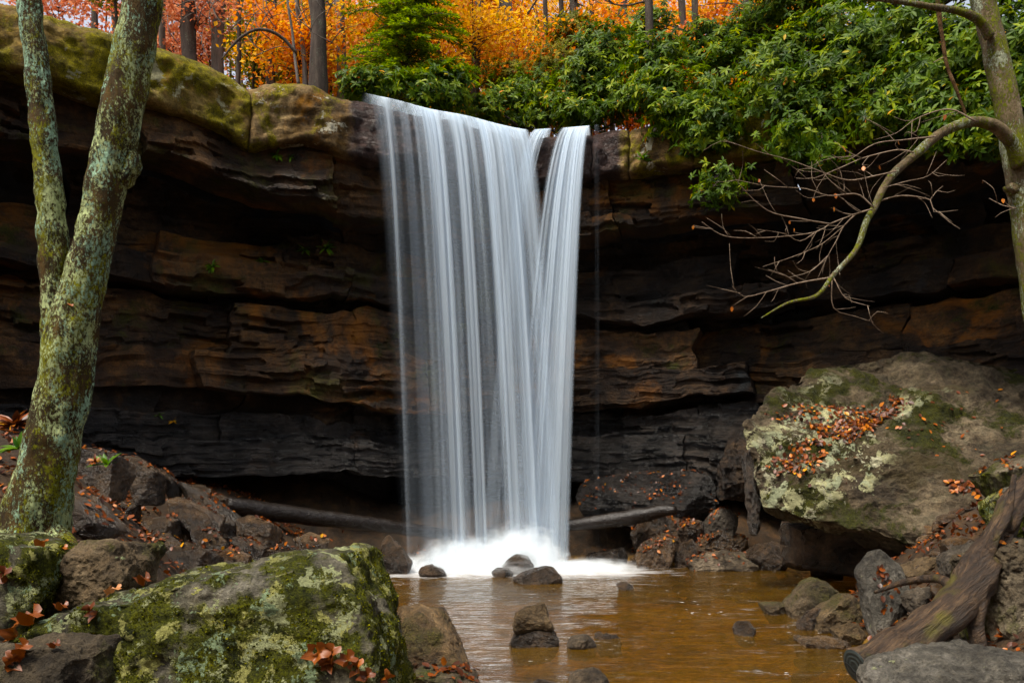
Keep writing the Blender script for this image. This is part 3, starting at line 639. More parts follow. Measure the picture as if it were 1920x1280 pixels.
prock('rock', 'small dark stone second left of the pointed black rock', [(676, 1048), (680, 1024), (692, 1022), (698, 1042), (690, 1058)], 16.1, .3, M['wetstone'], n=3)
prock('rock', 'brown rock at pool edge right of the mossy boulder summit', [(632, 1052), (640, 1028), (665, 1020), (682, 1040), (684, 1064), (650, 1068)], 14.8, .5, M['slab'])
prock('rock', 'low dark wedge rock at the right edge of the foam', [(1096, 1044), (1140, 1029), (1175, 1022), (1184, 1044), (1160, 1052), (1100, 1052)], 16.0, .5, M['wetstone'])
prock('rock', 'big tilted brown slab in the leafy rubble right of the fall', [(1188, 1044), (1203, 1012), (1250, 996), (1274, 1012), (1266, 1044), (1235, 1056)], 15.5, .5, M['slab'])
prock('rock', 'narrow upright slab beside the big tilted brown slab', [(1262, 1044), (1272, 1018), (1298, 1008), (1316, 1024), (1306, 1050)], 15.6, .4, M['wetstone'])
prock('rock', 'long grooved grey rock at waterline below the leaf pile', [(1283, 1056), (1310, 1036), (1360, 1027), (1410, 1035), (1434, 1062), (1400, 1072), (1290, 1070)], 15.2, .7, M['grey'], amp=.08, strata=.05)
prock('rock', 'pale rock poking out of the leaf pile beside the lichen boulder', [(1320, 985), (1335, 955), (1365, 945), (1392, 960), (1384, 990), (1345, 1000)], 16.0, .5, M['grey'])
prock('rock', 'small dark rock at the top of the right leaf pile', [(1262, 985), (1285, 968), (1318, 975), (1320, 998), (1275, 1002)], 16.2, .5, M['wetstone'])
prock('rock', 'dark rock under the left tip of the lichen boulder', [(1396, 1044), (1412, 1020), (1450, 1010), (1490, 1030), (1480, 1060), (1410, 1062)], 15.2, .6, M['wetstone'])
prock('rock', 'dark square stone in the shadow beneath the lichen boulder', [(1520, 1068), (1528, 1038), (1580, 1030), (1590, 1050), (1585, 1074)], 14.6, .6, M['wetstone'])
prock('boulder', 'tall jagged rock stack against the cliff left of the lichen boulder', [(1345, 915), (1350, 860), (1362, 825), (1395, 800), (1420, 850), (1425, 900), (1400, 925)], 15.6, .8, M['dark'], amp=.10, strata=.05, n=5)
prock('rock', 'small wet stone with a ripple in the open pool', [(1155, 1098), (1165, 1088), (1180, 1090), (1190, 1099), (1170, 1104)], 13.0, .3, M['wetstone'], n=3)
prock('rock', 'brown blocky rock on the right shore left of the standing slab', [(1482, 1145), (1490, 1111), (1520, 1085), (1536, 1079), (1562, 1095), (1580, 1116), (1570, 1135), (1520, 1158), (1488, 1160)], 10.6, .6, M['poolrock'], amp=.06, n=5)
prock('rock', 'smooth wet stone below the brown blocky shore rock', [(1493, 1168), (1510, 1146), (1538, 1132), (1546, 1140), (1534, 1168), (1502, 1178)], 10.0, .3, M['wetstone'], p=9)
prock('rock', 'broad brown rock touching the left side of standing slab', [(1528, 1172), (1545, 1142), (1600, 1116), (1624, 1112), (1632, 1165), (1600, 1182), (1534, 1182)], 9.8, .6, M['poolrock'], n=5)
prock('rock', 'grey standing slab leaning upright on the right shore', [(1619, 1060), (1624, 1034), (1650, 1027), (1690, 1060), (1714, 1112), (1704, 1155), (1645, 1212), (1630, 1204), (1621, 1120)], 9.1, .4, M['pale'], 'stand', 5, .2, fs=.9, amp=.035, chips=0)
prock('rock', 'small mossy rock at the foot of the standing slab', [(1566, 1192), (1585, 1169), (1610, 1165), (1630, 1182), (1626, 1208), (1575, 1212)], 9.2, .4, M['poolrock'])
prock('rock', 'flat wet rock shelf in the water beside the log end', [(1496, 1208), (1520, 1194), (1560, 1192), (1602, 1206), (1595, 1222), (1530, 1224)], 9.0, .5, M['slab'], amp=.07)
prock('rock', 'small dark rock topped with leaves in the right pool', [(1371, 1174), (1385, 1162), (1405, 1163), (1421, 1177), (1415, 1190), (1380, 1190)], 9.7, .3, M['wetstone'], n=3)
prock('rock', 'low pale ripple rock in the pool by brown shore rock', [(1432, 1138), (1460, 1126), (1488, 1132), (1482, 1150), (1440, 1150)], 11.0, .5, M['poolrock'])
prock('rock', 'brown rock on the bank behind the standing slab', [(1702, 1080), (1728, 1042), (1768, 1035), (1784, 1062), (1774, 1098), (1715, 1100)], 9.6, .5, M['poolrock'], n=5)
prock('rock', 'grey rock wedged between log and lichen boulder', [(1775, 1062), (1795, 1030), (1822, 1008), (1838, 1030), (1815, 1070)], 9.0, .4, M['grey'])
prock('rock', 'small dark rock between standing slab and log', [(1700, 1120), (1720, 1098), (1760, 1100), (1765, 1130), (1715, 1140)], 9.0, .4, M['grey'])
prock('boulder', 'dark mossy boulder behind the log at the right edge', [(1850, 1075), (1862, 1022), (1892, 1004), (1960, 1000), (2030, 1090), (2020, 1260), (1890, 1260), (1856, 1190)], 6.9, .9, M['forel'], 'darkR', 5, .15, 'boulder')
prock('boulder', 'long pale grey boulder along the bottom right edge', [(1668, 1300), (1700, 1262), (1750, 1240), (1800, 1232), (1860, 1246), (1920, 1238), (2010, 1245), (2020, 1400), (1668, 1400)], 5.2, .8, M['pale'], 'botR', 5, .35, 'boulder', fs=.92)
prock('rock', 'grey stone propping up the log from below', [(1722, 1220), (1735, 1180), (1770, 1158), (1790, 1200), (1780, 1244), (1735, 1246)], 6.7, .4, M['grey'])
prock('rock', 'dark rock with leaves high on the right bank', [(1868, 890), (1900, 856), (1970, 848), (1980, 915), (1890, 920)], 9.0, .7, M['forel'], 'bankR')
prock('rock', 'mossy rock at the right edge above the log', [(1884, 940), (1898, 905), (1960, 890), (1970, 990), (1890, 990)], 8.0, .6, M['fore'], 'bankR2')
prock('rock', 'wet stone cut by the bottom edge in the middle of the stream', [(1062, 1290), (1075, 1260), (1105, 1252), (1140, 1270), (1150, 1300), (1070, 1310)], 7.4, .4, M['grey'], amp=.08)
prock('rock', 'tiny wet stone at the bottom edge left of the wet midstream stone', [(985, 1292), (1010, 1274), (1045, 1276), (1060, 1296), (1000, 1304)], 7.5, .3, M['wetstone'], n=3)
# the great lichen boulder, its sloping top towards the camera
big = [(1388, 792, 13.4), (1425, 757, 13.9), (1520, 683, 15), (1740, 654, 15.2), (1835, 690, 15), (2100, 716, 14.6), (1396, 872, 13.0), (1425, 957, 12.7), (1600, 1004, 12.1), (1745, 1038, 11.6), (1805, 1008, 11.4), (2100, 965, 11.2),
       (1460, 960, 15.3), (1700, 1040, 15), (2050, 960, 15)]
rock('boulder', 'giant lichen-spotted boulder strewn with red leaves overhanging the right shore', P([b[0] for b in big], [b[1] for b in big], [b[2] for b in big]), M['big'], 'boulder', 'big', n=7, p=60, amp=.05, freq=2.6, seed=9, strata=.02, chips=1)
prock('rock', 'tall thin dark flake leaning on the left tip of the giant boulder', [(1392, 850), (1408, 838), (1420, 890), (1428, 960), (1418, 988), (1402, 940)], 13.0, .35, M['wetstone'], amp=.09)
rock('rock', 'dark slab hidden under the giant boulder holding it up', seat(P([1500, 1620, 1800, 1950, 1500, 1620, 1800, 1950], [985, 1000, 1000, 960, 1075, 1080, 1110, 1100], [14.2, 14.0, 13.6, 13, 14.2, 14, 13.6, 13])
     .repeat(2, 0) + A([[0, 0, 0], [0, 1.4, 0]] * 8)), M['wetstone'], 'rock', n=4, seed=5)

prock('rock_ledge', 'low wet rock ledge with scattered leaves right of the waterfall foot', [(1070, 925), (1090, 900), (1150, 886), (1300, 878), (1362, 900), (1372, 935), (1290, 958), (1085, 952)], 16.4, 1.2, M['wet'], 'ledgeR', 6, .5, amp=.06, strata=.05, fs=.92)
prock('rock', 'broad dark rock in the leaf pile under the wet ledge', [(1180, 1000), (1200, 975), (1250, 962), (1300, 975), (1310, 1003), (1240, 1015)], 16.2, .6, M['wetstone'], 'pileR')
prock('rock', 'leaf-covered stone above the long grooved waterline rock', [(1296, 1034), (1318, 1000), (1360, 990), (1402, 1004), (1410, 1034), (1350, 1046)], 15.9, .7, M['slab'], 'pileR2')
RUB = [('thin brown slab tilted against the cliff right of the tree trunk', [(215, 852), (248, 853), (288, 877), (300, 906), (252, 892), (222, 872)], 12.2, .5),
       ('narrow slab on edge at the top of left rubble', [(286, 870), (303, 874), (331, 907), (326, 919), (303, 900)], 12.8, .4),
       ('long brown slab sloping down to the black log', [(326, 900), (350, 903), (388, 929), (441, 980), (416, 994), (377, 944)], 12.9, .6),
       ('pale-fronted slab lying in front of the long sloping slab', [(310, 934), (335, 928), (384, 950), (418, 980), (412, 994), (370, 984), (316, 958)], 12.1, .6),
       ('flat slab with red leaves under the black log', [(440, 972), (467, 963), (511, 979), (523, 1003), (489, 1014), (444, 998)], 12.8, .6),
       ('grey-edged slab low in the left rubble', [(279, 1001), (321, 1001), (341, 1017), (312, 1042), (286, 1024)], 11.0, .5),
       ('wide wet brown slab at the front of the left rubble', [(308, 1034), (350, 1012), (388, 1028), (404, 1056), (328, 1062), (311, 1050)], 10.5, .6),
       ('square brown slab leaning right in mid rubble', [(352, 990), (401, 990), (432, 1020), (408, 1032), (377, 1028)], 11.4, .5),
       ('ridged dark rock at the left of the rubble', [(231, 994), (255, 983), (279, 1002), (275, 1024), (246, 1020)], 11.2, .45),
       ('broad wet slab above the ridged dark rock', [(260, 976), (303, 965), (334, 969), (326, 995), (279, 995)], 11.8, .6),
       ('flat brown slab behind the mossy boulder crest', [(230, 1042), (262, 1023), (305, 1046), (308, 1062), (253, 1064)], 10.2, .5),
       ('pale grey slab just behind the huge mossy boulder', [(240, 1078), (277, 1056), (341, 1055), (332, 1078), (273, 1092)], 9.0, .5),
       ('dark wedge slab right of the mid rubble', [(432, 1004), (470, 1009), (501, 1032), (486, 1044), (436, 1022)], 11.9, .5),
       ('low brown rock behind the mossy boulder summit', [(395, 1038), (430, 1023), (476, 1040), (458, 1060), (400, 1060)], 11.0, .5),
       ('dark rounded slab near the left pool edge', [(552, 1006), (583, 994), (622, 1010), (604, 1034), (559, 1030)], 13.6, .6),
       ('flat dark slab in shadow at the foot of cliff left', [(200, 938), (237, 932), (264, 944), (242, 960), (208, 956)], 12.2, .5),
       ('sloping leaf-edged rock beside the forked tree base', [(118, 922), (153, 942), (184, 973), (208, 1012), (171, 1020), (108, 1010)], 7.2, .6),
       ('brown rock behind the forked tree at the left edge', [(-30, 880), (20, 850), (52, 870), (48, 920), (-30, 940)], 8.0, .6),
       ('dark ledge rock poking out right of the tree trunk', [(135, 838), (180, 838), (222, 850), (236, 884), (200, 900), (132, 896)], 10.6, .7),
       ('small slab with leaves between the rubble and pool', [(500, 1030), (530, 1015), (560, 1030), (550, 1052), (510, 1052)], 12.6, .5),
       ('chunky stone left of the wide wet slab', [(250, 1022), (268, 1010), (290, 1022), (286, 1044), (258, 1044)], 10.8, .4),
       ('angular stone at the lower end of the black log left', [(590, 1040), (606, 1026), (632, 1034), (630, 1056), (598, 1058)], 14.0, .4)]
for lb, po, D, dp in RUB:
    prock('stone_slab', lb, po, D, dp, M['slab'], None, 5, .06, 'rock', 'broken slabs left of the waterfall', amp=.035, p=60, strata=.012, chips=2)
# pebble-sized rubble: too much to count
gs = []; rg = np.random.default_rng(5)
for k in range(420):
    if k < 180: D = rg.uniform(9.5, 15.2); X = np.interp(D, *_XL) - rg.uniform(-.3, 3.2)
    elif k < 340: D = rg.uniform(14.5, 16.8); X = rg.uniform(2.3, 6.0)
    else: D = rg.uniform(7.5, 12); X = np.interp(D, *_XR) + rg.uniform(-.3, 2.2)
    s = rg.uniform(.06, .20); e = A([s, s * rg.uniform(.6, 1), s * rg.uniform(.3, .6)])
    v, f = ico(2); v = v * e * (1 + .25 * fbm(v * 1.3, 2, seed=k % 19))[:, None]; v = np.sign(v) * np.abs(v) ** .85 * e.mean() ** .15
    a = rg.uniform(0, 6.3); t = rg.uniform(-.4, .4); R = A([[math.cos(a), -math.sin(a), 0], [math.sin(a), math.cos(a), 0], [0, 0, 1]]) @ A([[1, 0, 0], [0, math.cos(t), -math.sin(t)], [0, math.sin(t), math.cos(t)]])
    gs.append((v @ R.T + A([X, D, float(gz(X, D)) + s * .2]), f))
v, f = join_geo(gs)
obj('loose_rubble', mesh_np('loose_rubble', v, f, smooth=False), M['slab'], kind='stuff', label='small broken stones scattered over the banks', cat='rubble')

# ------------------------------------------------------------------ fallen logs
v, f = tube_geo(P([425, 480, 560, 650, 740, 850], [946, 955, 966, 976, 988, 1003], [14.6, 14.9, 15.3, 15.7, 16.1, 16.6]), [.15, .175, .17, .155, .14, .11], 16, .06, .02, 3, 1)
r = empty('fallen_log', P(620, 985, 15), 'slick black log slanting down to the left side of the waterfall', 'log'); part('trunk', v, f, M['logwet'], r)
v, f = tube_geo(P([1060, 1120, 1190, 1240, 1268], [986, 978, 968, 958, 956], [16.2, 16.1, 16.0, 15.9, 15.8]), [.11, .15, .16, .13, .08], 16, .06, .025, 3, 2)
r = empty('fallen_log', P(1160, 990, 16.1), 'slick black log right of the waterfall foot', 'log'); part('trunk', v, f, M['logwet'], r)
lg = P([1607, 1640, 1700, 1760, 1810, 1850, 1880, 1905, 1940], [1248, 1235, 1205, 1165, 1110, 1050, 985, 930, 880], [6.5, 6.55, 6.7, 6.9, 7.1, 7.3, 7.5, 7.7, 7.9])
g = G('weathered_log'); lax = tuple((lg[5] - lg[1]) / np.linalg.norm(lg[5] - lg[1]))
al = g.n('VectorMath', {0: g.pos, 1: lax}, operation='DOT_PRODUCT').outputs['Value']
gv_ = g.n('VectorMath', {0: g.pos, 1: g.n('VectorMath', {0: lax, 'Scale': g.math('MULTIPLY', al, .88)}, operation='SCALE').outputs[0]}, operation='SUBTRACT').outputs[0]
na, nb2, nc = g.noise(16, 7, .7, vec=gv_, dist=.05), g.noise(60, 4, .7, vec=gv_), g.noise(3, 5, .6)
c = g.mix(.8, g.ramp(na, [(.33, (.010, .006, .003)), (.5, (.034, .020, .011)), (.66, (.105, .068, .04))]), g.ramp(nb2, [(.3, (.4, .4, .4)), (.7, (1.4, 1.4, 1.4))]), 'MULTIPLY')
c = g.mix(g.ramp(nc, [(.55, 0.0), (.68, .8)]), c, (.075, .065, .010))
M['log'] = g.end(g.bsdf(c, .55, g.bump(g.math('ADD', na, g.math('MULTIPLY', nb2, .3)), 1.0, .05), .4))
r = empty('driftwood_log', lg[0] - A([0, 0, .2]), 'thick weathered driftwood log climbing the right bank with a sawn dark end', 'log')
v, f = tube_geo(lg, [.145, .145, .15, .165, .175, .165, .135, .09, .05], 28, .035, .05, 3.5, 4, ridge=.9)
part('trunk', v, f, M['log'], r)
ax = lg[0] - lg[1]; ax /= np.linalg.norm(ax)
cv, cf = ico(4); k = cv @ ax; disc = (cv - np.outer(k, ax)); disc = disc * (.142 / np.maximum(np.linalg.norm(disc, axis=1), 1e-3) * np.minimum(1, np.linalg.norm(disc, axis=1) ** 1.0))[:, None]
g = G('sawn_end'); wv = g.n('TexWave', {'Vector': g.n('VectorMath', {0: g.pos, 1: tuple(lg[0])}, operation='SUBTRACT').outputs[0], 'Scale': 9.0, 'Distortion': 2.0, 'Detail': 3}, wave_type='RINGS', rings_direction='SPHERICAL').outputs['Fac']
M['sawn'] = g.end(g.bsdf(g.mix(.5, g.ramp(wv, [(0, (.016, .020, .019)), (1, (.036, .042, .038))]), g.ramp(g.noise(14, 5, .7), [(.3, (.2, .2, .2)), (.7, (1.3, 1.3, 1.3))]), 'MULTIPLY'), .6, g.bump(wv, .4, .01), .3))
cut = part('sawn_end', lg[0] + disc + np.outer(k, ax) * .016 + ax * .012, cf, M['sawn'], r)
u_ = np.cross(ax, [0, 0, 1]); u_ /= np.linalg.norm(u_); w_ = np.cross(u_, ax)
v, f = tube_geo([lg[0] + ax * .026 + u_ * a + w_ * b for a, b in ((-.13, -.035), (-.06, -.02), (0, -.045), (.06, .0), (.125, .02))], [.004, .007, .008, .006, .003], 6, .02)
g = G('crack_dark'); M['crack'] = g.end(g.bsdf((.004, .004, .004), .9))
part('crack', v, f, M['crack'], r).parent = cut
gs = [tube_geo(P([1835, 1828, 1832, 1840], [1120, 1160, 1200, 1240], [7.0, 6.95, 6.9, 6.85]), [.07, .075, .07, .05], 14, .04, .02, 5, 3), ]
part('root_stub', *gs[0], M['log'], r)
for a, w in ((P([1850, 1868, 1890, 1902], [1050, 1000, 960, 890], [7.2, 7.2, 7.3, 7.4]), [.05, .045, .04, .02]), (P([1880, 1900, 1918, 1930], [1000, 985, 950, 925], [7.4, 7.3, 7.3, 7.3]), [.05, .04, .03, .02]), (P([1790, 1760, 1700, 1640], [1105, 1085, 1090, 1110], [7.2, 7.6, 8.0, 8.3]), [.06, .045, .035, .015]),
             (P([1775, 1790, 1800], [1180, 1215, 1245], [6.9, 6.9, 6.9]), [.03, .02, .012])):
    part('root', *tube_geo(a, w, 12, .04, .015, 5, 5), M['log'], r)

# ------------------------------------------------------------------ forked tree on the left
r = empty('forked_tree', P(70, 1015, 6.6), 'lichen-covered grey-green tree forking into two stems on the left', 'tree')
D = 6.6
v1 = tube_geo(P([45, 62, 88, 108, 125, 135, 150, 182, 205, 225, 240, 258, 272, 290], [1060, 980, 880, 790, 690, 620, 560, 430, 320, 230, 150, 60, -20, -160], [D] * 14), [.36, .265, .225, .205, .20, .20, .165, .155, .155, .165, .16, .15, .15, .14], 48, .03, .05, 4.5, 11, ridge=.8)
part('trunk', *v1, M['bark_lichen'], r)
v2 = tube_geo(P([112, 104, 102, 98, 88, 76, 64, 54, 40], [660, 590, 520, 430, 310, 200, 90, 0, -140], [D + .02] * 9), [.12, .115, .11, .112, .105, .10, .095, .09, .085], 40, .03, .028, 5, 12, ridge=.8)
part('stem', *v2, M['bark_lichen'], r)
part('burl', *rock_geo(P([222, 240, 256, 262, 250, 228], [345, 285, 270, 312, 332, 365], [D - .02] * 6).repeat(2, 0) + A([[0, -.08, 0], [0, .14, 0]] * 6), n=3, p=6, amp=.1, seed=3), M['bark_lichen'], r)
for i, (a, w) in enumerate(((P([50, 20, -20, -60], [1000, 1030, 1060, 1075], [6.6, 6.4, 6.3, 6.2]), [.16, .12, .08, .04]), (P([80, 115, 135, 150], [985, 1020, 1040, 1062], [6.6, 6.5, 6.4, 6.35]), [.14, .11, .07, .04]))):
    part('root', *tube_geo(a, w, 16, .05, .03, 4, 20 + i), M['bark_lichen'], r)
# ------------------------------------------------------------------ leaning tree on the right
r = empty('leaning_tree', P(2000, 1150, 7.2), 'pale-barked tree leaning in from the right edge with an arching bare branch', 'tree'); D = 7.0
part('trunk', *tube_geo(P([2010, 1990, 1965, 1940, 1922, 1908, 1896, 1878, 1862, 1845, 1828, 1805], [1180, 950, 720, 540, 420, 320, 240, 150, 80, 10, -60, -160], [7.1] * 12), [.17, .14, .125, .115, .105, .105, .105, .105, .10, .095, .09, .08], 28, .04, .022, 5, 21, ridge=.5), M['bark_right'], r)
part('burl', *rock_geo(P([1884, 1890, 1905, 1910, 1900], [350, 340, 345, 365, 368], [7.0] * 5).repeat(2, 0) + A([[0, -.06, 0], [0, .1, 0]] * 5), n=3, p=6, amp=.12, seed=4), M['bark_right'], r)
arch = ([(1912, 310), (1901, 277), (1888, 256), (1864, 236), (1830, 228), (1796, 235), (1755, 256), (1721, 286), (1680, 321), (1657, 352), (1639, 390), (1624, 416), (1605, 468), (1563, 515), (1531, 554), (1477, 568), (1427, 596)],
        [.07, .062, .056, .05, .045, .042, .04, .037, .034, .031, .029, .026, .022, .019, .016, .011, .004])
br = part('branch', *tube_geo(P([a[0] for a in arch[0]], [a[1] for a in arch[0]], np.linspace(7.0, 6.3, len(arch[0]))), arch[1], 14, .03, .008, 9, 22), M['bark_right'], r)
part('branch', *tube_geo(P([1856, 1835, 1800, 1740, 1680, 1615], [70, 38, 22, 12, 2, -4], [7.0, 6.95, 6.9, 6.8, 6.8, 6.7]), [.045, .04, .032, .026, .022, .016], 12, .03, .008, 9, 23), M['bark_right'], r)
SUB = [[(1639, 390), (1612, 366), (1590, 364), (1552, 367), (1511, 354), (1440, 349), (1380, 337)], [(1714, 287), (1684, 281), (1620, 296), (1575, 315), (1526, 334), (1492, 334)],
       [(1635, 392), (1605, 401), (1556, 420), (1530, 435), (1462, 444), (1388, 446), (1350, 439), (1316, 416)], [(1644, 378), (1691, 367), (1744, 375), (1751, 397), (1796, 394)], [(1744, 375), (1755, 360), (1768, 349)],
       [(1558, 520), (1495, 531), (1445, 545), (1395, 556), (1373, 536)], [(1560, 520), (1563, 577), (1604, 593), (1638, 604)], [(1563, 520), (1586, 559), (1631, 574)], [(1605, 401), (1582, 424), (1569, 450), (1552, 480), (1531, 527)],
       [(1582, 424), (1540, 458), (1490, 480), (1430, 500)], [(1552, 480), (1520, 508), (1480, 520)], [(1755, 256), (1700, 262), (1640, 270), (1590, 300), (1560, 290)], [(1830, 228), (1780, 205), (1720, 222), (1680, 250), (1640, 262)],
       [(1680, 321), (1640, 330), (1590, 338), (1540, 322), (1480, 300), (1420, 284), (1357, 262)], [(1657, 352), (1700, 340), (1740, 330), (1775, 300)], [(1556, 420), (1500, 410), (1440, 395), (1390, 350), (1365, 310)],
       [(1530, 435), (1500, 452), (1470, 438), (1420, 430)], [(1495, 531), (1470, 515), (1440, 505)], [(1590, 364), (1570, 350), (1548, 330), (1530, 300)], [(1905, 390), (1880, 385), (1855, 372)]]
rg = np.random.default_rng(11); tw = []; tips = []
for i, sb in enumerate(SUB):
    D0 = 6.55 + rg.uniform(-.1, .1); pp = A(sb, float); nD = np.linspace(D0, D0 + rg.uniform(-.4, .3), len(sb))
    tw.append(tube_geo(P(pp[:, 0], pp[:, 1], nD), np.linspace(.0068 if len(sb) > 4 else .0045, .0016, len(sb)), 6, .05, .002, 12, i))
    for k in range(len(sb) - 1):
        for rep in range(rg.integers(1, 3)):
            t = rg.random(); b0 = pp[k] * (1 - t) + pp[k + 1] * t; d = pp[k + 1] - pp[k]; d /= np.linalg.norm(d); a = math.radians(rg.choice([-1, 1]) * rg.uniform(22, 55)); L = rg.uniform(18, 70)
            d1 = A([d[0] * math.cos(a) - d[1] * math.sin(a), d[0] * math.sin(a) + d[1] * math.cos(a)]); m = b0 + d1 * L * .5 + rg.normal(size=2) * 3; e = b0 + d1 * L + rg.normal(size=2) * 6 + A([0, -L * .08])
            Dm = nD[k]; tw.append(tube_geo(P([b0[0], m[0], e[0]], [b0[1], m[1], e[1]], [Dm, Dm + rg.uniform(-.08, .08), Dm + rg.uniform(-.2, .2)]), [.0028, .002, .001], 5, .06)); tips.append(P(e[0], e[1], Dm))
tw_o = part('twigs', *join_geo(tw), M['bark_twig'], r); tw_o['kind'] = 'stuff'; tw_o.parent = br
tips = A(tips); ch = tips[rg.choice(len(tips), 16, replace=False)]
lv, lf, lr = scatter(LEAF_OVAL, ch, frames(A([0, 0, -1.0]) + .3 * unit(16), unit(16)), rg.uniform(.03, .05, 16)); wl = part('withered_leaves', lv, lf, M['litter'], r, attrs={'rnd': .75 + .2 * lr}); wl['kind'] = 'stuff'; wl.parent = br
r = empty('hanging_vine', P(1815, 228, 7.4), 'dead reddish vine hanging in front of the green bush by the leaning tree', 'vine')
g = tube_geo(P([1753, 1760, 1768, 1776, 1792, 1805, 1814], [-60, 20, 80, 125, 165, 200, 226], [7.4] * 7), [.022, .02, .018, .016, .015, .013, .008], 10, .03, .006, 12, 5); part('stem', *g, M['log0'], r)
part('twig', *tube_geo(P([1770, 1760, 1750], [108, 112, 118], [7.4, 7.38, 7.35]), [.006, .005, .003], 6, .03), M['bark_twig'], r)

# ------------------------------------------------------------------ leaf litter
def litter(co, f, n, size, thr=.45, poly=None, seed=0, nz=.03, lift=.012):
    rg = np.random.default_rng(seed); nv = vnormals(co, f); w = np.maximum(0, nv[:, 2] - thr) * (fbm(co * 2.2, 3, seed=seed) > nz)
    if poly is not None:
        px, py = proj(co); ins = np.zeros(len(co), bool); pg = A(poly, float)
        for i in range(len(pg)):
            a, b = pg[i], pg[i - 1]; ins ^= ((a[1] > py) != (b[1] > py)) & (px < (b[0] - a[0]) * (py - a[1]) / (b[1] - a[1] + 1e-9) + a[0])
        w = np.where(ins, np.maximum(nv[:, 2] - thr, .05) * (nv[:, 2] > thr), 0)
    if w.sum() <= 0: return None
    j = rg.choice(len(co), n, p=w / w.sum()); nr = nv[j] + .35 * unit(n, rg); t = unit(n, rg); t = t - nr * (t * nr).sum(1)[:, None]
    pos = co[j] + nv[j] * lift * rg.uniform(.3, 2, n)[:, None] + unit(n, rg) * .02
    return scatter(LEAF_OVAL, pos, frames(t, nr), rg.uniform(.45, 1.3, n) * size, rg.random(n) ** 1.25)
def litter_obj(label, parts):
    parts = [p for p in parts if p]; v, f = join_geo([(p[0], p[1]) for p in parts])
    obj('leaf_litter', mesh_np('leaf_litter', v, f, attrs={'rnd': np.concatenate([p[2] for p in parts])}), M['litter'], kind='stuff', label=label, cat='leaves')
B = ROCKS['big']
litter_obj('red fallen leaves on the giant boulder', [litter(*B, 1100, .085, .1, [(1432, 772), (1480, 755), (1600, 770), (1700, 736), (1705, 760), (1640, 800), (1600, 830), (1540, 820), (1500, 790), (1440, 790)], 1),
            litter(*B, 420, .08, -.1, [(1440, 868), (1470, 836), (1535, 818), (1552, 850), (1515, 892), (1450, 890)], 2), litter(*B, 300, .08, -.2, [(1775, 905), (1870, 900), (1880, 925), (1790, 925)], 3), litter(*B, 120, .08, .0, [(1420, 760), (1900, 700), (1900, 960), (1500, 960)], 4)])
gi = (gv[:, 1] > 5) & (gv[:, 1] < 17) & (gv[:, 2] > .03); gf = grid_faces(ny, nx); gtri = np.vstack([gf[:, :3], gf[:, [0, 2, 3]]]); gtri = gtri[gi[gtri].all(1)]
remap = np.cumsum(gi) - 1; gco = gv[gi]; gtri = remap[gtri]
# finer points for the ground cover
rgg = np.random.default_rng(3); jj = rgg.integers(0, len(gtri), 60000); bw = rgg.dirichlet([1, 1, 1], 60000); gp = (gco[gtri[jj]] * bw[..., None]).sum(1); ppx, ppy = proj(gp)
keep = (ppx > -100) & (ppx < 2050) & (ppy > 700) & (ppy < 1290) & (fbm(gp * 1.3, 3, seed=6) > -.12); gp = gp[keep][:12000]; n = len(gp)
ln_ = A([[0, 0, 1.0]]) + .45 * unit(n); ll = scatter(LEAF_OVAL, gp + A([0, 0, .02]), frames(unit(n), ln_), rgg.uniform(.05, .095, n), rgg.random(n) * .9)
litter_obj('red and orange fallen leaves covering the banks', [ll])
RL = [litter(*ROCKS[lb], 26, .075, .5, None, i, -.05) for i, (lb, *_r) in enumerate(RUB)]
RL += [litter(*ROCKS['ledgeR'], 260, .07, .1, None, 60, -.1), litter(*ROCKS['pileR'], 120, .075, .2, None, 61, -.4), litter(*ROCKS['pileR2'], 160, .075, .2, None, 62, -.4), litter(*ROCKS['botstone'], 60, .09, .3, None, 70, -.3), litter(*ROCKS['stand'], 45, .075, .0, [(1640, 1060), (1712, 1110), (1690, 1160), (1650, 1195)], 71), litter(*ROCKS['bankR'], 60, .08, .4, None, 72), litter(*ROCKS['bankR2'], 50, .08, .4, None, 73), litter(*ROCKS['darkR'], 20, .07, .5, None, 74)]
for i, lb in enumerate(ROCKS):
    if 'leaf pile' in lb or 'tilted brown slab in' in lb: RL.append(litter(*ROCKS[lb], 90, .075, .35, None, 90 + i, -.3))
litter_obj('scattered fallen leaves lying on the shore stones', RL)
# moss tufts
gs, rr2 = [], []; rg = np.random.default_rng(91)
for key, n in (('fore', 42000), ('mossA', 11000), ('bankR2', 3000)):
    co, f = ROCKS[key]; tri = co[f]; ar = np.linalg.norm(np.cross(tri[:, 1] - tri[:, 0], tri[:, 2] - tri[:, 0]), axis=1); j = rg.choice(len(f), n, p=ar / ar.sum()); bw = rg.dirichlet([1, 1, 1], n); pos = (tri[j] * bw[..., None]).sum(1)
    nr = vnormals(co, f)[f[j, 0]]; ok = (moss_map(pos) > .48) & (nr[:, 1] < .3) & (nr[:, 2] < .8) & (fbm(pos * 4.6, 3, seed=5) < .12); pos, nr = pos[ok], nr[ok]; m = len(pos)
    gs.append(scatter(LEAF_SMALL, pos - nr * .003, frames(nr + .9 * unit(m, rg) + A([0, 0, .35]), unit(m, rg) + nr), rg.uniform(.008, .022, m), rg.random(m)))
v, f = join_geo([(p[0], p[1]) for p in gs])
M['mossblade'] = leaf_mat('moss_blades', [(0, (.02, .024, .002)), (.5, (.075, .08, .006)), (1, (.20, .19, .014))], .3, .8, .1)
obj('moss_cover', mesh_np('moss_cover', v, f, attrs={'rnd': np.concatenate([p[2] for p in gs])}), M['mossblade'], kind='stuff', label='soft green moss growing on the near boulders', cat='moss')
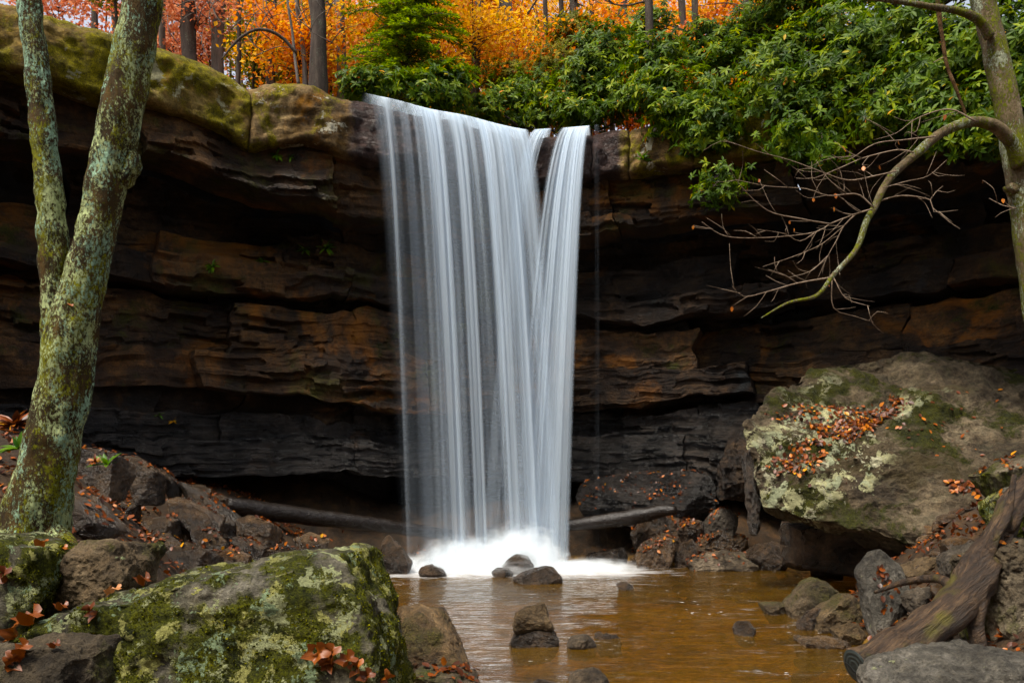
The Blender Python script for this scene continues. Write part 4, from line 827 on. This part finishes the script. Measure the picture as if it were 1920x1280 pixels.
# big curled leaves close to the camera, each its own thing
def big_leaf(label, px, py, key, size, ang, rnd, curl):
    co, f = ROCKS[key]; qx, qy = proj(co); nv = vnormals(co, f); j = np.argmin((qx - px) ** 2 + (qy - py) ** 2 + 1e4 * (nv[:, 1] > .35)); base, nr = co[j], nv[j] + A([0, -.25, .5])
    na = 20; a = np.linspace(0, 2 * np.pi, na, endpoint=False); rr_ = .5 * (1 + .2 * np.cos(5 * a) + .10 * np.cos(a) + .06 * np.sin(9 * a))
    V = [[0, 0, 0]]; 
    for s_ in (.5, 1.0): V += [[math.cos(b) * c * s_ * .8, math.sin(b) * c * s_, 0] for b, c in zip(a, rr_)]
    V = A(V); V[:, 2] = curl * (V[:, 0] ** 2 * 2.2 + .7 * V[:, 1] ** 2 + .25 * np.sin(V[:, 1] * 9)) + .03 * np.sin(V[:, 0] * 21)
    T = [[0, 1 + i, 1 + (i + 1) % na] for i in range(na)]; Q = [[1 + i, 1 + na + i, 1 + na + (i + 1) % na, 1 + (i + 1) % na] for i in range(na)]
    t = A([math.cos(ang), -.2, math.sin(ang)]); R = frames(t[None], nr[None])[0]
    V = V @ R.T * size
    o = obj('fallen_leaf', mesh_np('fallen_leaf', V, [A(T), A(Q)], attrs={'rnd': np.full(len(V), rnd)}), M['litterbig'], None, None, label, 'leaf', 'curled leaves near the camera'); o.location = base + nr / np.linalg.norm(nr) * .025
BL = [('pale pink curled leaf on the crest of the huge mossy boulder', 218, 1112, 'fore', .11, .3, .97, .5), ('small pale leaf just above the pink leaf on the crest', 205, 1100, 'fore', .08, 1.2, .92, .4), ('dark rolled leaf standing on the mossy boulder flank', 177, 1148, 'fore', .10, 1.5, .2, 1.2),
      ('rolled brown leaf lying along the boulder crest', 272, 1090, 'fore', .10, .2, .35, 1.2), ('red leaf at left end of the boulder crest', 110, 1130, 'fore', .09, .1, .45, .9), ('large crumpled brown leaf at far left between boulders', 45, 1140, 'fore', .17, .4, .5, .9),
      ('brown leaf below the crumpled leaf at the left edge', 12, 1165, 'fore', .14, 1.1, .6, .7), ('dark red leaf on the mossy boulder at the left edge', 14, 1078, 'mossA', .14, .9, .15, .8), ('orange leaf between the two boulders under the forked tree', 80, 1030, 'mossA', .11, .6, .75, .7),
      ('orange leaf at the base of the forked tree', 108, 1018, 'mossB', .09, .2, .8, .7), ('long brown leaf on the corner rock', 45, 1222, 'cornerL', .10, .5, .5, 1.1), ('curled brown leaf at the front of corner rock', 20, 1245, 'cornerL', .10, 1.9, .45, .9), ('small dark leaf at the right of the corner rock', 103, 1218, 'cornerL', .06, .2, .2, .9),
      ('large rust leaf leading the leaf trail on the mossy boulder', 598, 1222, 'fore', .15, .2, .65, .8), ('rust leaf second in the trail on the mossy boulder', 628, 1228, 'fore', .14, .8, .55, .8), ('rust leaf hanging below the start of the trail', 612, 1242, 'fore', .11, 1.8, .5, .9), ('brown leaf in the middle of the boulder trail', 655, 1240, 'fore', .12, .3, .4, .9),
      ('orange leaf after the middle of the boulder trail', 672, 1255, 'fore', .11, 1.0, .8, .8), ('dark leaf near the end of the boulder trail', 690, 1268, 'fore', .10, .4, .25, .9), ('tan leaf at the bottom end of boulder trail', 712, 1272, 'fore', .10, 1.4, .75, .8)]
for b in BL: big_leaf(*b)
co, f = tube_geo([[0, 0, 0], [0, 0, .01]], [.01, .01], 4); 
ROCKS['fork'] = (v1[0], v1[1][1]); n_ = 3
fv, ff, fr_ = scatter(LEAF_OVAL, P(132, 562, 6.45) + .02 * unit(5), frames(unit(5), A([0, -1, .4]) + .5 * unit(5)), np.full(5, .075), np.full(5, .8))
obj('leaf_cluster', mesh_np('leaf_cluster', fv, ff, attrs={'rnd': fr_}), M['litter'], None, None, 'orange leaves caught in the crotch of the forked tree', 'leaves')

# ------------------------------------------------------------------ evergreen shrubs
def lobe_pts(lobes, n, seed):
    rg = np.random.default_rng(seed); w = A([l[2] * l[3] for l in lobes], float); k = rg.choice(len(lobes), n, p=w / w.sum()); d = unit(n, rg)
    pos = np.zeros((n, 3))
    nc = max(6, n // 13); kc = rg.choice(len(lobes), nc, p=w / w.sum()); dc = unit(nc, rg); pick = rg.integers(0, nc, n); k = kc[pick]; d = dc[pick]
    for i, (px, py, rx, ry, D) in enumerate(lobes):
        m = k == i; c = P(px, py, D); e = A([rx / F * D, max(.45, .6 * rx / F * D), ry / F * D]); rad = (.35 + .65 * ((pick[m] * .6180339) % 1.0)) ** .6; bumps = 1 + .4 * fbm(d[m] * 2.3, 2, seed=seed + i)
        pos[m] = c + d[m] * e * (rad * bumps)[:, None] + rg.normal(size=(m.sum(), 3)) * A([.20, .18, .075])
    return pos, d
def shrub(label, lobes, n, base, seed, mat='rhodo', L=(.13, .20), per=8, group='rhododendron bushes above the cliff', hang=.0):
    n = int(n * 1.9); L = (L[0] * .52, L[1] * .88)
    rg = np.random.default_rng(seed); pos, d = lobe_pts(lobes, n, seed)
    ax = d * A([.8, .8, .5]) + A([0, -.25, .55 - hang]) + .35 * unit(n, rg); ax /= np.linalg.norm(ax, axis=1)[:, None]
    u = np.cross(ax, unit(n, rg)); u /= np.linalg.norm(u, axis=1)[:, None]; w = np.cross(ax, u); an = (np.arange(per) / per * 2 * np.pi)[None] + rg.uniform(0, 6, n)[:, None] + rg.normal(0, .2, (n, per))
    el = rg.uniform(-.45, .55, (n, per)); rad = u[:, None] * np.cos(an)[..., None] + w[:, None] * np.sin(an)[..., None]
    la_ = (rad * np.cos(el)[..., None] + ax[:, None] * np.sin(el)[..., None]).reshape(-1, 3) + A([0, 0, -.12]); ln2 = (ax[:, None] * np.cos(el)[..., None] - rad * np.sin(el)[..., None]).reshape(-1, 3)
    N = n * per; tone = np.repeat(rg.uniform(.05, .75, n), per) + rg.uniform(-.08, .25, N); tone = np.clip(np.where(rg.random(N) < .012, rg.uniform(.95, 1, N), np.minimum(tone, .92)), 0, 1)
    v, f, rn = scatter(LEAF_LONG, np.repeat(pos, per, 0), frames(la_, ln2), rg.uniform(*L, N), tone)
    b = P(*base); r = empty('rhododendron_bush', b, label, 'bush', group); part('foliage', v, f, M[mat], r, attrs={'rnd': rn})
    for k, (px, py, rx, ry, D) in enumerate(lobes):
        for q in range(3):
            tgt = P(px + rg.uniform(-.5, .5) * rx, py + rg.uniform(-.6, .3) * ry, D); m = (b + tgt) / 2 + rg.normal(size=3) * .12
            part('stem', *tube_geo([b, m, tgt], [.03, .02, .008], 7, .12, .004, 9, k), M['bark_dark'], r)
    return r
shrub('low green bush behind the lip left of the waterfall', [(690, 165, 55, 28, 16.6), (770, 168, 60, 34, 16.9), (840, 170, 60, 45, 17.3)], 420, (770, 215, 17.3), 1)
shrub('broad green bush in the gap behind the waterfall crest', [(900, 205, 60, 30, 18.0), (960, 200, 60, 38, 18.2), (1040, 205, 60, 36, 18.0), (1000, 160, 60, 40, 18.8)], 620, (980, 250, 18.2), 2, L=(.12, .17))
shrub('upright glossy bush behind the notch of the fall', [(1105, 150, 55, 55, 17.9), (1130, 90, 55, 45, 18.2), (1090, 205, 60, 28, 17.5), (1170, 190, 60, 35, 17.5)], 760, (1120, 245, 17.8), 3)
shrub('olive bush further up the slope above the crest', [(960, 150, 70, 35, 20), (1040, 120, 50, 35, 20.5), (1080, 60, 50, 40, 21)], 420, (1030, 190, 20.5), 4, mat='olive', L=(.12, .17))
shrub('big bush spilling over the right shoulder of the waterfall', [(1230, 120, 60, 60, 17.0), (1280, 175, 80, 60, 16.4), (1265, 222, 45, 40, 16.0), (1330, 235, 65, 45, 15.8), (1380, 150, 80, 70, 16.3)], 1050, (1290, 280, 16.6), 5)
shrub('pale-leaved bush on the skyline right of the waterfall', [(1320, 85, 70, 40, 18.0), (1430, 60, 80, 45, 17.6), (1225, 60, 45, 40, 18.8), (1500, 20, 80, 40, 17), (1400, 30, 50, 30, 18)], 700, (1360, 150, 17.8), 6, L=(.14, .21))
shrub('dense hanging bush in the middle of the right cliff top', [(1480, 110, 90, 60, 15.6), (1540, 190, 80, 60, 14.8), (1500, 250, 45, 45, 14.5), (1600, 130, 90, 70, 14.9), (1450, 180, 60, 50, 15.2), (1590, 60, 90, 50, 15.3), (1540, 290, 28, 20, 14.3)], 1350, (1540, 210, 15.3), 7, hang=.2)
shrub('dark bush behind the dead vine at upper right', [(1690, 70, 90, 70, 14.3), (1720, 170, 90, 60, 13.8), (1660, 220, 60, 40, 13.8), (1790, 110, 90, 80, 13.6), (1800, 220, 70, 50, 13.2)], 1250, (1720, 180, 14.2), 8, hang=.2)
shrub('green bush crowding the trunk of the leaning tree at right edge', [(1900, 70, 90, 80, 12.8), (1890, 190, 80, 70, 12.6), (1850, 260, 60, 35, 12.6), (1990, 130, 90, 120, 12.0)], 900, (1900, 180, 13.2), 9, hang=.2)
shrub('tall dark bush at the very top right of the frame', [(1500, -40, 110, 60, 16.8), (1680, -40, 120, 70, 15.6), (1860, -60, 120, 70, 14.2)], 700, (1680, 60, 16), 10)
shrub('small bright bush clinging to the cliff below the others', [(1345, 355, 30, 20, 15.5), (1370, 375, 28, 14, 15.4), (1355, 330, 20, 16, 15.5)], 70, (1345, 330, 15.9), 11, L=(.12, .17), group=None)

# hemlock left of the fall
rg = np.random.default_rng(31); b = P(762, 200, 18.2); r = empty('hemlock_tree', b, 'feathery green hemlock standing behind the waterfall lip', 'tree')
top = b + A([.05, 0, 6.2]); part('trunk', *tube_geo([b - A([0, 0, .4]), (b + top) / 2 + A([.04, 0, 0]), top], [.07, .05, .015], 8, .15), M['bark_dark'], r)
tp, ta, tn, bt = [], [], [], []
for k in range(210):
    h = rg.uniform(.2, 5.6); L = (1.0 - h / 7.5) * rg.uniform(1.2, 2.1); a = rg.uniform(0, 6.28); d = A([math.cos(a), math.sin(a), rg.uniform(-.05, .2)]); o0 = b + A([.05 * h / 5, 0, h])
    t = np.linspace(.1, 1, int(L * 34)); side = np.cross(d, [0, 0, 1]); pc = o0 + d * (L * t)[:, None] + A([0, 0, -.35]) * (t ** 2 * L)[:, None]
    bt.append(tube_geo([o0, pc[len(pc) // 2], pc[-1]], [.014, .008, .003], 5, .2))
    for s_ in (-1, 1):
        for rep in range(3):
            m = len(pc); w = .30 * (1.05 - t) * rg.uniform(.2, 1.0, m) + .02
            tp.append(pc + side * (s_ * w)[:, None] + rg.normal(size=(m, 3)) * .02); ta.append(side * s_ * .8 + d * .6 + rg.normal(size=(m, 3)) * .25 + A([0, 0, -.15])); tn.append(A([0, 0, 1]) + rg.normal(size=(m, 3)) * .35)
tp, ta, tn = map(np.vstack, (tp, ta, tn)); HT = (LEAF_SMALL[0] * A([.42, 1, 1]), LEAF_SMALL[1])
v, f, rn = scatter(HT, tp, frames(ta, tn), rg.uniform(.07, .125, len(tp))); part('needles', v, f, M['hemlock'], r, attrs={'rnd': rn}); part('branches', *join_geo(bt), M['bark_dark'], r)

# ------------------------------------------------------------------ autumn forest on the slope
def sapling(label, px, D, cz, rad, mat, n, seed, size=.10, lean=0.0):
    rg = np.random.default_rng(seed); X = (px - 960) / F * D; z0 = hill_z(X, D); b = A([X, D, z0]); c = b + A([lean, 0, cz])
    r = empty('autumn_sapling', b, label, 'tree', 'young autumn trees on the slope')
    part('trunk', *tube_geo([b - A([0, 0, .2]), b + A([lean * .3 + .1, 0, cz * .5]), c + A([0, 0, rad * .7])], [.045, .035, .012], 7, .3, .01, 3, seed), M['bark_dark'], r)
    nb = 34; bd = unit(nb, rg) * A([1, 1, .8]); bp = c + bd * (rg.uniform(.3, 1, nb) * rad)[:, None]; bt = []
    for q in bp:
        st_ = c + A([0, 0, (q[2] - c[2]) * .6 - .25 * rad]); bt.append(tube_geo([st_, (st_ + q) / 2 + A([0, 0, .08]), q], [.014, .009, .003], 5, .3))
    part('branches', *join_geo(bt), M['bark_dark'], r)
    k = rg.integers(0, nb, n); pos = bp[k] + rg.normal(size=(n, 3)) * A([.42, .42, .16]) * rad * .55
    v, f, rn = scatter(LEAF_SMALL, pos, frames(rg.normal(size=(n, 3)) + A([0, -.3, -.5]), A([0, -.4, 1.0]) + .7 * unit(n, rg)), rg.uniform(.7, 1.35, n) * size, np.clip(rg.random(n) * .75 + rg.random(nb)[k] * .3, 0, 1))
    part('crown', v, f, M[mat], r, attrs={'rnd': rn})
rg = np.random.default_rng(44)
SAP = []
for i, px in enumerate(np.linspace(215, 640, 13)): SAP.append((px, rg.uniform(19, 28), ['red', 'red', 'orange', 'olive'][rg.integers(0, 4)] if px < 480 else ['red', 'orange', 'olive'][rg.integers(0, 3)]))
for i, px in enumerate(np.linspace(560, 1330, 22)): SAP.append((px + rg.uniform(-15, 15), rg.uniform(20.5, 30), ['orange', 'olive', 'yellow', 'red', 'orange'][rg.integers(0, 5)] if px > 700 else ['orange', 'red'][rg.integers(0, 2)]))
for px in np.linspace(120, 1500, 20): SAP.append((px, rg.uniform(31.5, 44), ['orange', 'yellow'][rg.integers(0, 2)] if px > 560 else 'red'))
for px in np.linspace(560, 1480, 14): SAP.append((px, rg.uniform(33, 40), ['orange', 'yellow', 'orange'][rg.integers(0, 3)]))
for px in np.linspace(600, 1400, 12): SAP.append((px + rg.uniform(-20, 20), rg.uniform(19.5, 23.5), ['orange', 'yellow'][rg.integers(0, 2)]))
SAP.sort(); ORD = ['first', 'second', 'third', 'fourth', 'fifth', 'sixth', 'seventh', 'eighth', 'ninth', 'tenth', 'eleventh', 'twelfth', 'thirteenth', 'fourteenth', 'fifteenth', 'sixteenth', 'seventeenth', 'eighteenth', 'nineteenth', 'twentieth'] + ['number %d' % k for k in range(21, 60)]
cnt = {}
for i, (px, D, m) in enumerate(SAP):
    tier = 'near' if D < 24 else 'middle' if D < 31 else 'far'; cnt[(m, tier)] = cnt.get((m, tier), 0) + 1
    sapling('%s-leaved young tree on the slope, %s from the left of the %s row' % (m, ORD[cnt[(m, tier)] - 1], tier), px, D, rg.uniform(1.2, 3.0) + (D > 31) * rg.uniform(1.0, 5.5), rg.uniform(1.3, 2.0) * (1 if D < 31 else 1.5), m, (2500 if m != 'red' else 1500) if D < 31 else 2200, 200 + i, .115 if D < 31 else .17, rg.uniform(-.3, .3))

def forest_tree(label, px, D, wpx, lean, mat, seed):
    rg = np.random.default_rng(seed); X = (px - 960) / F * D; z0 = hill_z(X, D); b = A([X, D, z0 - .3]); w = wpx / F * D / 2; hh = rg.uniform(12, 15)
    r = empty('forest_tree', b, label, 'tree', 'bare-trunked trees behind the cliff')
    dx = lean / F * D / 3.0
    ts = [0, .15, .35, .6, .85, 1]; pts = [b + A([dx * hh * t + .12 * rg.normal() * (t > .1), 0, hh * t]) for t in ts]
    part('trunk', *tube_geo(pts, [w * 1.35, w, w * .95, w * .8, w * .5, w * .2], 14, .25, w * .25, 3, seed, ridge=.5), mat, r)
    lim = []; tips = []
    for k in range(9):
        t = rg.uniform(.22, .95); i = np.searchsorted(ts, t) - 1; q = (t - ts[i]) / (ts[i + 1] - ts[i]); s = pts[i] * (1 - q) + pts[i + 1] * q; a = rg.uniform(0, 6.28); L = rg.uniform(1.2, 3.0); d = A([math.cos(a), math.sin(a) * .7, rg.uniform(.1, .7)])
        m = s + d * L * .5 + rg.normal(size=3) * .15; e = s + d * L + rg.normal(size=3) * .3; lim = [tube_geo([s, m, e], [w * .28, w * .17, w * .05], 6, .2, w * .05, 3, k)]; tips.append(e)
        for z in range(3):
            e2 = m + (e - m) * rg.random() + rg.normal(size=3) * .55; lim.append(tube_geo([m, (m + e2) / 2 + rg.normal(size=3) * .06, e2], [w * .1, w * .07, w * .02], 5, .25)); tips.append(e2)
        part('limb', *join_geo(lim), mat, r)
    tips = A(tips); tips = tips[tips[:, 2] > b[2] + hh * .55]
    if len(tips):
        n = 260; pos = tips[rg.integers(0, len(tips), n)] + rg.normal(size=(n, 3)) * .6
        v, f, rn = scatter(LEAF_SMALL, pos, frames(unit(n, rg), unit(n, rg) + A([0, 0, 1.0])), rg.uniform(.1, .16, n)); part('crown', v, f, M['orange'], r, attrs={'rnd': rn})
FT = [('thin dark tree at the top left behind the mossy capstone', 178, 24, 12, 0, 'bark_dark'), ('slender grey tree just right of the forked tree top', 322, 22, 12, -4, 'bark_grey'), ('thick dark tree nearest the gap right of the forked tree', 378, 20, 24, -8, 'bark_dark'),
      ('grey trunk beside the thick dark tree', 416, 21, 22, -2, 'bark_grey'), ('dark straight tree above the capstone notch', 506, 22, 15, 1, 'bark_dark'), ('stout dark-grey tree rising right behind the split capstone', 592, 17.2, 30, -8, 'bark_dark'),
      ('pale thin tree by the stout dark-grey tree', 572, 18.5, 9, 3, 'bark_grey'), ('grey tree at the left side of the hemlock', 640, 20, 18, -3, 'bark_grey'), ('brown straight tree above the middle of waterfall', 906, 21, 17, -4, 'bark_dark'),
      ('pale grey tree leaning left above the waterfall', 982, 22, 20, -13, 'bark_grey'), ('thin dark tree far behind the leaning grey tree', 940, 30, 10, 0, 'bark_dark'), ('reddish-brown tree above the waterfall notch', 1072, 23, 18, -2, 'bark_dark'), ('narrow tree right beside the reddish-brown one', 1052, 26, 10, 0, 'bark_dark'),
      ('dark tree slanting left above the right shoulder of the fall', 1238, 17.4, 15, -20, 'bark_dark'), ('dark tree slanting in the bush gap further right', 1312, 20, 12, -12, 'bark_dark'), ('thin tree on the skyline behind the pale-leaved bush', 1395, 24, 12, 0, 'bark_dark'),
      ('far slim tree between notch trees', 455, 30, 10, 2, 'bark_grey'), ('far slim tree left of the brown straight tree', 860, 28, 9, 1, 'bark_dark'), ('far slim tree behind the hemlock', 720, 27, 12, -2, 'bark_dark'), ('far slim tree right of the leaning dark tree', 1275, 28, 14, 0, 'bark_dark')]
for k, (px, D, w, ln3) in enumerate([(205, 27, 8, 2), (262, 25, 9, -3), (345, 24, 9, 4), (398, 26, 8, -2), (440, 19, 8, 5), (478, 25, 10, -4), (530, 20, 8, -6), (556, 23, 9, 2), (618, 21, 10, 3), (668, 24, 9, -3), (815, 23, 9, 3), (1010, 25, 9, 4), (1110, 26, 10, -3), (1150, 22, 8, 6), (1185, 28, 9, -2)]):
    FT.append(('slim dark trunk in the autumn wood, %s such trunk from the left' % ORD[k], px, D, w, ln3, 'bark_dark'))
for i, (lb, px, D, w, ln3, mt) in enumerate(FT): forest_tree(lb, px, D, w, ln3, M[mt], 300 + i)
# bare arching sapling above the notch
r = empty('bare_sapling', P(600, 165, 16.4), 'bare sapling with a long arching limb above the capstone notch', 'tree')
part('trunk', *tube_geo(P([560, 553, 548, 540, 532], [160, 110, 60, 10, -60], [16.6] * 5), [.035, .03, .028, .025, .02], 9, .08, .006, 6, 1), M['bark_grey'], r)
part('limb', *tube_geo(P([556, 530, 505, 480, 455, 436, 415], [100, 72, 58, 56, 68, 86, 112], [16.6, 16.5, 16.4, 16.4, 16.3, 16.3, 16.2]), [.035, .034, .032, .03, .027, .022, .012], 9, .06, .005, 6, 2), M['bark_dark'], r)
bt = []
rg = np.random.default_rng(8)
for k in range(34):
    x0, y0 = rg.uniform(310, 640), rg.uniform(10, 110); L = rg.uniform(40, 110); a = rg.uniform(-2.9, -.3); D = rg.uniform(16.4, 18)
    bt.append(tube_geo(P([x0, x0 + L * .5 * math.cos(a), x0 + L * math.cos(a + .3)], [y0, y0 + L * .5 * math.sin(a), y0 + L * math.sin(a + .3)], [D, D - .1, D + .1]), [.012, .009, .003], 5, .1))
part('twigs', *join_geo(bt), M['bark_grey'], r)['kind'] = 'stuff'

# small ferns and weeds on ledges and bank
def tuft(label, px, py, D, L, n, mat, seed):
    rg = np.random.default_rng(seed); b = P(px, py, D); d = unit(n, rg) * A([1, .6, .5]) + A([0, -.4, .5]); pos = np.repeat(b[None], n, 0); v, f, rn = scatter(leaf_t(.14, .03, .35), pos, frames(d, A([0, -.5, 1]) + .4 * unit(n, rg)), rg.uniform(.6, 1.2, n) * L)
    r = obj('small_plant', mesh_np('small_plant', v - b, f, attrs={'rnd': rn}), M[mat], None, None, label, 'plant'); r.location = b
tuft('rusty weeds growing right of the forked trunk', 178, 866, 10.0, .10, 40, 'litter', 1); tuft('green weed beside the yellow weeds', 202, 872, 10.1, .22, 12, 'fern', 2)
tuft('red bramble at the left edge by the tree', 30, 800, 7.6, .2, 60, 'litter', 3); tuft('green weed low at the left edge behind the tree', 36, 842, 7.4, .2, 14, 'fern', 4)

# plants and leaves growing where the cliff ledges carry them
bpy.context.view_layer.update(); dg = bpy.context.evaluated_depsgraph_get()
def hit(px, py):
    d = Vector(((px - 960) / F, 1.0, (HY - py) / F)); ok, loc, nr, *_r = SC.ray_cast(dg, Vector((0, 0, H)), d.normalized()); return A(loc) if ok else None
for k, (lb, px, py, L, n, m) in enumerate([('fern on the cliff ledge nearest the waterfall', 612, 466, .2, 16, 'fern'), ('fern on the ledge left of the nearest fern', 572, 470, .16, 14, 'fern'), ('lone fern on the lower left ledge', 398, 500, .2, 16, 'fern'), ('small fern in the left cliff middle', 492, 490, .16, 12, 'fern'),
        ('tiny green plant low on the left cliff', 300, 778, .12, 8, 'fern'), ('tiny yellow plant beside the low green plant', 326, 790, .10, 8, 'yellow'), ('yellow-green tuft under the split capstone', 520, 292, .18, 14, 'fern'), ('tiny green sprig beside the capstone tuft', 545, 296, .12, 8, 'fern'), ('mossy tuft on the right cliff shoulder', 1205, 300, .2, 20, 'fern')]):
    q = hit(px, py)
    if q is None: continue
    rg = np.random.default_rng(500 + k); d = unit(n, rg) * A([1, .5, .7]) + A([0, -.6, .25]); v, f, rn = scatter(leaf_t(.14, .03, .35), np.repeat(q[None] + A([0, -.01, 0]), n, 0), frames(d, A([0, -.5, 1]) + .4 * unit(n, rg)), rg.uniform(.6, 1.2, n) * L)
    o = obj('ledge_plant', mesh_np('ledge_plant', v - q, f, attrs={'rnd': rn}), M[m], None, None, lb, 'plant'); o.location = q
